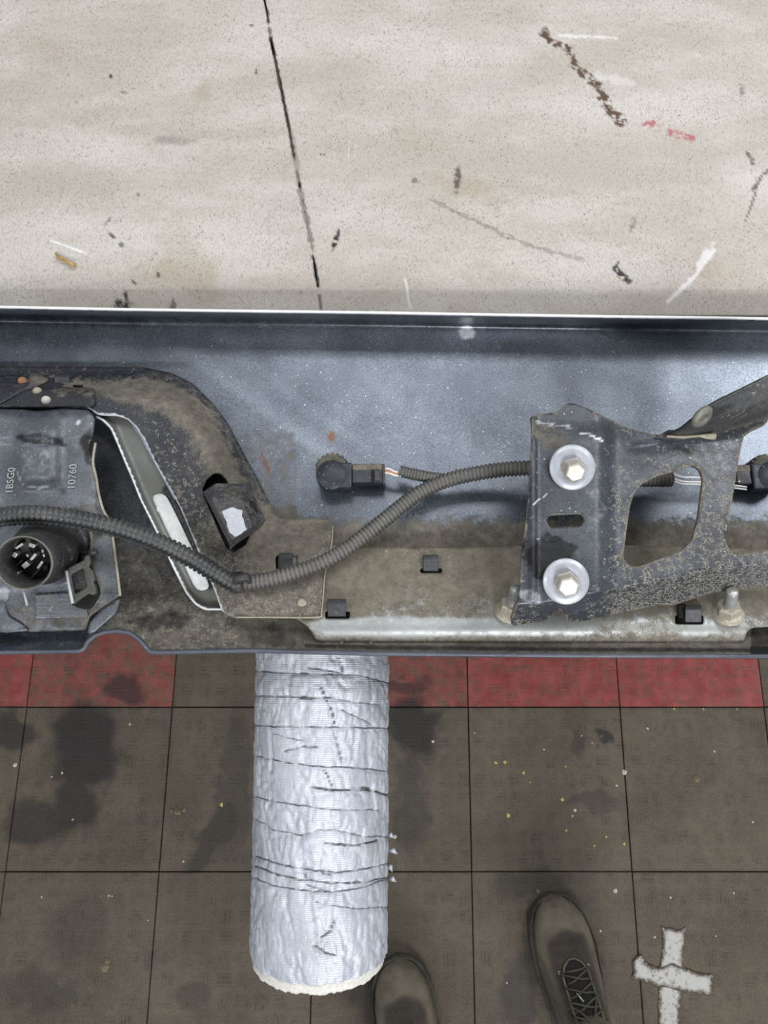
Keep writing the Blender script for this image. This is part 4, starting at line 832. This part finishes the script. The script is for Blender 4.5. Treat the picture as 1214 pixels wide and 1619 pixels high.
# ------------------------------------------------------------------ parking sensors
def sensor(x, y, parent, flip=1, label=None):
    z0 = float(skin_z(np.array([float(x)]), np.array([float(y)]))[0]) - .001; c = P(x, y, z0); s = ppm(x, y, z0)
    e = lathe('sensor_body', c, (0, 0, 1), [(.0122, 0), (.0134, .0015), (.0134, .003), (.0124, .004), (.0122, .014), (.0116, .0152), (.006, .0156)], 40, M['capdust'], parent, label)
    for k in range(9):
        a = math.radians(20 + k * 17.5); q = c + Vector((math.cos(a) * .0126, math.sin(a) * .0126, .0085))
        box('collar_tooth', q, (.0022, .0026, .009), M['capdust'], e, Matrix.Rotation(a, 3, 'Z'), .0004)
    for k in range(3):
        a = math.radians(215 + k * 55); q = c + Vector((math.cos(a) * .0122, math.sin(a) * .0122, .003)); box('collar_tooth', q, (.0022, .005, .004), M['capdust'], e, Matrix.Rotation(a, 3, 'Z'), .0004)
    o = Vector((0, -.0065, 0))
    lathe('sensor_cap', c + o, (0, 0, 1), [(.0116, .010), (.0118, .0192), (.0114, .0198), (.003, .0199)], 40, M['cap'], e, 'round black sensor cap')
    box('cap_block', c + o + Vector((flip * .0085, 0, .0142)), (.014, .0205, .0105), M['cap'], e, None, .0012)
    return e, c + o
e1, sc1 = sensor(527, 750, bump_, 1, 'round dusty parking sensor held in a toothed collar')
e2, sc2 = sensor(1200, 752, bump_, -1, 'parking sensor partly hidden behind the bracket')

# ------------------------------------------------------------------ WIRING HARNESS (corrugated conduit, wires, connectors)
har = empty('wiring_harness', P(380, 915, 1.02), 'black corrugated wiring conduit running across the bumper with branches to the sensors', 'wiring')
def conduit(name, pts, r, pitch, parent, slit=None, label=None, dusty=.0, seg=22, seed=1):
    rs = resample([P(*p) for p in cat(pts, 10)], pitch / 4)
    rnd = np.random.RandomState(seed)
    n = len(rs); p4 = [1.0, 1.0, .97, .78]; j = rnd.uniform(.975, 1.02, n // 4 + 2)
    kc = None if slit is None else int(slit / 360 * seg) % seg
    def fn(i, k, rr):
        q = rr * p4[i % 4] * (j[i // 4] if i % 4 < 2 else 1)
        if kc is not None and k == kc: q *= .74
        if kc is not None and k == (kc + 1) % seg: q *= .95
        return q
    rid = np.repeat(np.array([[1., 1., .7, 0][i % 4] for i in range(n)]), seg)
    ang = np.tile(np.arange(seg) / seg * 2 * math.pi, n)
    dk = np.zeros(n * seg)
    if kc is not None: dk = np.tile((np.arange(seg) == kc) * 1.0, n)
    ds = dusty * np.clip(np.sin(ang), 0, 1)
    return tube(name, rs, r, M['conduit'], parent, seg, label, fn, {'ridge': rid, 'dark': dk, 'dust': ds})
cm = conduit('conduit', [(-150, 862, 1.058), (-60, 832, 1.062), (0, 818, 1.064), (50, 814, 1.066), (100, 818, 1.064), (150, 827, 1.060), (200, 840, 1.054), (250, 858, 1.047), (300, 882, 1.038), (335, 903, 1.031), (366, 922, 1.026), (376, 926, 1.025)], .0066, .0036, har, 38, 'thick black corrugated conduit with a slit', .05)
c2 = conduit('conduit', [(372, 922, 1.022), (400, 920, 1.021), (430, 915, 1.021), (470, 904, 1.020), (510, 889, 1.018), (550, 866, 1.015), (590, 836, 1.011), (630, 804, 1.007), (662, 780, 1.005), (700, 762, 1.006), (740, 751, 1.008), (790, 743, 1.012), (835, 740, 1.016), (880, 742, 1.018), (940, 752, 1.016), (1000, 757, 1.010), (1060, 758, 1.006)], .0058, .0031, har, None, 'dust coated corrugated conduit', .42, seed=2)
c3 = conduit('conduit', [(632, 745, 1.001), (650, 749, 1.002), (675, 754, 1.004), (705, 758, 1.004)], .0046, .0024, har, None, 'thin conduit branch to the parking sensor', .35, seed=3)
lathe('junction_cuff', P(376, 921, 1.024), P(392, 921, 1.024) - P(376, 923, 1.024), [(.0074, -.004), (.0078, -.0025), (.0078, .002), (.0070, .004)], 24, M['socket'], har, 'dusty joining cuff')
tube('tape_wad', [P(366, 930, 1.026), P(376, 914, 1.032), P(390, 912, 1.031), P(396, 922, 1.029)], [.002, .0035, .003, .0015], M['socket'], har, 10, 'wad of grubby tape on the joint')
for k, (mt, dy) in enumerate((('wirew', -1.5), ('wireo', 1.5), ('wirew', 3.5))):
    tube('wire', [P(x, y + dy, z) for x, y, z in [tuple(q) for q in cat([(606, 742 + k, 1.001), (616, 743 + k, 1.003), (624, 747 + k * .5, 1.003), (636, 749, 1.001)], 5)]], .0007, M[mt], har, 8, ('white wire', 'orange wire', 'white wire')[k])
for dy in (0, 4, -7):
    tube('wire', [P(x, y + dy, z) for x, y, z in [tuple(q) for q in cat([(1064, 756, 1.004), (1080, 761, 1.005), (1110, 762, 1.004), (1165, 768, 1.0), (1180, 770, .998)], 5)]], .0007, M['wirew'], har, 8, 'white wire behind the bracket')
def connector(c, flip, parent, L=.027):
    x0 = flip * .0155
    h = box('connector', c + Vector((x0 + flip * L / 2, .0012, .0115)), (L, .0135, .0115), M['cap'], parent, None, .0008, 'black wire connector')
    box('connector_top', c + Vector((x0 + flip * L * .48, .0070, .0135)), (L * .96, .0055, .009), M['capdust'], h, None, .0012, 'dust covered ridge')
    box('latch', c + Vector((x0 + flip * L * .76, -.001, .0185)), (.004, .008, .003), M['clip'], h, None, .0005)
    box('latch_bar', c + Vector((x0 + flip * L * .62, -.001, .0178)), (.002, .010, .002), M['hole'], h, None, .0003)
    box('connector_lip', c + Vector((x0 + flip * L * .96, .0008, .0125)), (.0018, .0165, .0135), M['cap'], h, None, .0004)
connector(sc1, 1, har, .0255); connector(sc2, -1, har, .020)

# ------------------------------------------------------------------ WHITE TAPE CROSS on the floor
cross = empty('tape_cross', P(1062, 1560, 0.0005), 'torn white tape cross stuck on the floor beside the boots', 'tape mark')
M['tapew'] = NT('dirty_white_tape'); m = M['tapew']; n = m.noise(120, 6, .75); n2 = m.noise(30, 4, .6)
col = m.mix(m.mr(n, .5, .68), C(190, 189, 185), C(112, 101, 88)); col = m.mix(m.mr(n2, .6, .75, 0, .6), col, C(130, 118, 100)); col = m.mix(m.ma('MULTIPLY', m.at('dust'), m.mr(n, .3, .55)), col, C(88, 76, 62))
m.bump(m.ma('ADD', n, m.noise(90, 3, vec=m.mp((.2, 1, 1)))), .8, .002); M['tapew'] = m.done(col, .6)
ca = lambda poly: (lambda x, y: {'dust': 1.3 * (1 - sm(1, 7, dpoly(x, y, poly + poly[:1])))})
p1 = [(1045, 1462), (1052, 1468), (1060, 1467), (1070, 1471), (1078, 1470), (1085, 1464), (1083, 1490), (1080, 1515), (1081, 1530), (1079, 1568), (1075, 1590), (1074, 1619), (1072, 1690), (1040, 1690), (1041, 1619), (1041, 1563), (1042, 1530), (1048, 1500), (1047, 1478)]
p2 = [(999, 1521), (1006, 1512), (1014, 1510), (1018, 1518), (1028, 1527), (1042, 1531), (1062, 1523), (1082, 1531), (1094, 1536), (1110, 1540), (1127, 1541), (1127, 1560), (1129, 1575), (1112, 1571), (1096, 1570), (1078, 1568), (1058, 1562), (1040, 1560), (1026, 1552), (1012, 1550), (999, 1547), (1002, 1535)]
sheet('tape_strip', p1, lambda x, y: .0014 + .0016 * (fb(x, y, 16, 3) - .4), M['tapew'], cross, 3.5, (), .0005, ca(p1), jit=.9, soft=1, label='upright strip')
sheet('tape_strip', p2, lambda x, y: .0030 + .0016 * (fb(x, y, 16, 6) - .4), M['tapew'], cross, 3.5, (), .0005, ca(p2), jit=.9, soft=1, label='cross strip')

# ------------------------------------------------------------------ PERSON: only the worn work boots come into the frame
ppl = empty('person', P(790, 1640, 0), 'person standing at the bumper in scuffed dark lace-up work boots, only the toes in view', 'person')
def boot(tipx, tipy, headx, heady, parent, label, lift=0, seed=1, showlace=True):
    tip = P(tipx, tipy, .02); hd = P(headx, heady, .02); f = (tip - hd); f.z = 0; f.normalize(); r = Vector((f.y, -f.x, 0))
    L = .305; Wd = .0545
    def wl(po, y):                                     # y: distance from toe tip; half widths of outer/inner side
        ys = [0, .006, .018, .04, .07, .10, .14, .18, .22, .26, .29, .302]
        a = [.001, .023, .038, .050, .0565, .0585, .056, .052, .047, .042, .030, .006]
        return np.interp(y, ys, a)
    cen = lambda y: np.interp(y, [0, .05, .1, .2, .3], [.000, .001, .000, -.003, -.002]) * seed
    at = lambda y, x, z: Vector((tip.x, tip.y, 0)) - f * y + r * (x + cen(y)) + Vector((0, 0, z))
    ht = lambda y: np.interp(y, [0, .004, .014, .03, .06, .09, .12, .15, .18, .21, .25, .29, .302], [.030, .044, .056, .063, .067, .068, .078, .096, .116, .125, .10, .07, .05])
    # sole
    yy = np.concatenate([np.linspace(0, .02, 8), np.linspace(.028, .285, 26), np.linspace(.29, .302, 5)]); V = []; F = []
    prof_ = [(-1, .0), (-1, .0)]
    rings = []
    for y in yy:
        w_ = wl(0, y) + .003
        rings.append([at(y, -w_ + .002, .0), at(y, -w_, .006), at(y, -w_ - .001, .020), at(y, -w_ + .001, .026), at(y, w_ - .001, .026), at(y, w_ + .001, .020), at(y, w_, .006), at(y, w_ - .002, .0)])
    for q in rings: V += q
    for i in range(len(rings) - 1):
        for k in range(8): F.append((i * 8 + k, (i + 1) * 8 + k, (i + 1) * 8 + (k + 1) % 8, i * 8 + (k + 1) % 8))
    F.append(tuple(range(8))); F.append(tuple((len(rings) - 1) * 8 + k for k in range(8))[::-1])
    root = bpy.data.objects.new('work_boot', None); COL.objects.link(root); root.parent = parent; root['label'] = label
    link('sole', mesh('sole', V, F), M['sole'], root)
    # upper
    ns = 34; yv = np.concatenate([np.linspace(0, .022, 12), np.linspace(.028, .284, 60), np.linspace(.288, .302, 6)])
    G = np.zeros((len(yv), ns, 3)); dk = np.zeros((len(yv), ns)); ln = np.zeros((len(yv), ns))
    for i, y in enumerate(yv):
        w_ = max(wl(0, y) - .0035, .0008); h = ht(y)
        for k in range(ns):
            a = math.pi * k / (ns - 1); e = .75
            cx = math.copysign(abs(math.cos(a)) ** e, math.cos(a)); sx_ = abs(math.sin(a)) ** (.62 if y < .1 else .85)
            cr = .0012 * math.sin(a * 3 + y * 90) * math.exp(-((y - .08) / .03) ** 2) + .0024 * math.exp(-((y - .075 - .006 * math.cos(a)) / .004) ** 2) + .0014 * math.exp(-((y - .092 + .01 * math.cos(a)) / .004) ** 2) + .0010 * math.exp(-((y - .060 + .012 * math.cos(a * 2)) / .003) ** 2)
            G[i, k] = at(y, cx * w_, .022 + (h - .022) * sx_ - cr * math.sin(a))
            dk[i, k] = float(sm(.026 + .02 * abs(math.cos(a)) + .006 * math.sin(a * 5 + seed), .058 + .03 * abs(math.cos(a)), y)) * (.62 - .4 * float(sm(.45, .9, abs(math.cos(a)))))
            ln[i, k] = max(0, 1 - abs(y - .100 - .0 * a) / .0016) * (.6 if abs(math.cos(a)) > .45 else 0) + max(0, 1 - abs(abs(math.cos(a)) - .995) / .003) * .8
    link('upper', gridmesh('upper', G[:, ::1], {'dark': dk, 'line': np.clip(ln, 0, 1)}), M['boot'], root, 'scuffed brown leather upper')
    # welt stitching rim
    tube('welt', [at(y, -wl(0, y) - .0012, .0265) for y in yy[2:-4]][::-1] + [at(0.0, 0, .0265)] + [at(y, wl(0, y) + .0012, .0265) for y in yy[2:-4]], .0018, M['lace'], root, 8, 'pale worn welt')
    # throat: edge band, tongue, laces
    th = lambda y, x: ht(y) - (x / wl(0, y)) ** 2 * .03 + .002
    ty = np.linspace(.098, .20, 24); tg = np.zeros((24, 13, 3))
    for i, y in enumerate(ty):
        hw = .004 + .016 * min(1, ((y - .098) / .02) ** .5) + .004 * (y - .11) / .09
        for k in range(13):
            x = (k / 6 - 1) * hw; tg[i, k] = at(y, x, th(y, x) + .0035 + .0012 * math.sin(k * 1.1 + y * 150))
    link('tongue', gridmesh('tongue', tg), M['tongue'], root, 'dark padded tongue', thick=.003)
    edge = []
    for s in (-1, 1):
        e = [at(y, s * (.005 + .0185 * min(1, ((y - .096) / .022) ** .5)), th(y, .02) + .004) for y in np.linspace(.096, .2, 16)]
        edge = (e[::-1] if s < 0 else edge + e)
    tube('eyelet_band', edge, .0022, M['boot'], root, 8)
    ey = [.112, .130, .148, .166, .184]
    for i in range(5):
        for s in (-1, 1):
            lathe('eyelet', at(ey[i], s * .027, th(ey[i], .027) + .002), (0, 0, 1), [(.0028, 0), (.0028, .0015), (.0015, .0015), (.0015, 0)], 12, M['lacetip'] if i == 0 else M['lace'], root, close=False)
    for i in range(5):
        y = ey[i]
        tube('lace', [at(y, -.027, th(y, .027) + .004), at(y - .002, -.01, th(y, .01) + .008), at(y - .001, .01, th(y, .01) + .008), at(y, .027, th(y, .027) + .004)] if i == 0 else
             [at(y, -.027, th(y, .027) + .004), at(y - .007, -.008, th(y, .01) + .009), at(y - .014, .012, th(y - .01, .01) + .008), at(ey[i - 1], .027, th(y, .027) + .004)], .0018, M['lace'], root, 8)
        if i: tube('lace', [at(y, .027, th(y, .027) + .004), at(y - .008, .006, th(y, .01) + .0105), at(y - .014, -.014, th(y - .01, .01) + .008), at(ey[i - 1], -.027, th(y, .027) + .004)], .0018, M['lace'], root, 8)
    y = .178
    lp = [at(.186, 0, th(.186, 0) + .012), at(.176, -.02, th(.176, .02) + .012), at(.164, -.034, .098), at(.158, -.022, .104), at(.170, -.005, th(.17, 0) + .014), at(.186, .002, th(.186, 0) + .012)]
    tube('lace_bow', [Vector(q) for q in cat([tuple(q) for q in lp], 6)], .0018, M['lace'], root, 8)
    lp = [at(.186, 0, th(.186, 0) + .012), at(.165, .012, th(.165, .01) + .013), at(.148, .022, th(.148, .02) + .009), at(.140, .010, th(.14, .01) + .011)]
    tube('lace_end', [Vector(q) for q in cat([tuple(q) for q in lp], 6)], .0016, M['lace'], root, 8)
    tube('lace_tip', [at(.150, -.003, th(.15, 0) + .013), at(.138, -.010, th(.138, 0) + .012)], .0013, M['lacetip'], root, 8, 'pale lace tip')
    # shaft and trouser leg above it
    def ringtube(name, rows, mat, lab=None):
        g = np.zeros((len(rows), 28, 3))
        for i, (yc, rx, ry, z) in enumerate(rows):
            for k in range(28):
                a = 2 * math.pi * k / 28; g[i, k] = at(yc + ry * math.sin(a), rx * math.cos(a), z)
        return link(name, gridmesh(name, g, None, True), mat, root, lab, thick=.002)
    ringtube('shaft', [(.225, .040, .070, .06), (.228, .041, .062, .10), (.232, .044, .055, .14), (.235, .046, .054, .18)], M['boot'])
    ringtube('padded_collar', [(.235, .047, .055, .178), (.235, .051, .058, .186), (.235, .047, .054, .194), (.235, .042, .050, .190)], M['tongue'])
    ringtube('trouser_leg', [(.238, .058, .066, .155), (.238, .060, .066, .17), (.24, .058, .064, .22), (.245, .060, .064, .32), (.25, .068, .070, .42), (.252, .072, .074, .50), (.25, .0001, .0001, .505)], M['trouser'])
    return root
boot(869, 1414, 913, 1580, ppl, 'scuffed boot further from the tube, laces in view', seed=1)
boot(628, 1512, 643, 1612, ppl, 'scuffed boot toe beside the tube end', seed=-1)

# ------------------------------------------------------------------ loose crumbs on the floor
def crumbs(name, lst, mat, label, cat_):
    V = []; F = []; rnd = random.Random(7)
    for (x, y, r) in lst:
        c = P(x, y, .0008); s = r / ppm(x, y, 0); n0 = len(V)
        for k in range(6): a = k * math.pi / 3; V.append(c + Vector((math.cos(a) * s * rnd.uniform(.6, 1.1), math.sin(a) * s * rnd.uniform(.6, 1.1), 0)))
        V.append(c + Vector((0, 0, s * .7 + .0004))); V.append(c - Vector((0, 0, .0006)))
        for k in range(6): F.append((n0 + k, n0 + (k + 1) % 6, n0 + 6)); F.append((n0 + (k + 1) % 6, n0 + k, n0 + 7))
    o = link(name, mesh(name, V, F), mat, None, label, False); o['category'] = cat_; o['kind'] = 'stuff'; return o
crumbs('yellow_crumbs', [(798, 1205, 4), (784, 1206, 3), (828, 1222, 3), (889, 1264, 3.2), (803, 1289, 4), (905, 1290, 2), (958, 1323, 2.2), (987, 1334, 2.6), (919, 1163, 2), (895, 1313, 2), (838, 1237, 2), (350, 1272, 4), (940, 1337, 2), (894, 1212, 1.6), (1066, 1121, 2)], plain('yellow_crumb', C(196, 184, 96), C(214, 204, 130), .7), 'small yellow crumbs scattered on the tiles in front of the bumper', 'crumbs')
crumbs('pale_grit', [(987, 1221, 6), (1024, 1152, 2.5), (973, 1409, 4.5), (909, 1281, 3), (949, 1472, 2.5), (624, 1323, 3.5), (1129, 1188, 2.4), (1160, 1412, 2), (1060, 1419, 2.6), (172, 1416, 2), (177, 1417, 2), (205, 1145, 2.5), (82, 1228, 2), (98, 1222, 2.2), (24, 1210, 4), (234, 1455, 1.8), (66, 1418, 1.8), (290, 1362, 2), (115, 1296, 2), (1035, 1482, 2), (1132, 1480, 1.6), (801, 1554, 2), (940, 1558, 2), (860, 1185, 1.8), (684, 1172, 3), (750, 1159, 1.6), (975, 1242, 2.4), (1190, 1300, 2), (936, 1175, 1.6), (1112, 1121, 1.8), (1165, 1121, 1.8)], plain('pale_grit', C(196, 190, 180), C(222, 214, 204), .7), 'pale grit and tiny chips scattered over the rubber tiles', 'grit')
crumbs('dirt_clods', [(271, 1282, 5), (281, 1284, 7), (291, 1281, 5), (165, 1528, 9), (168, 1520, 6), (1101, 1232, 6), (850, 1410, 5)], plain('dirt_clod', C(104, 92, 70), C(136, 124, 100), .95), 'dried brown dirt clods on the tiles', 'dirt')
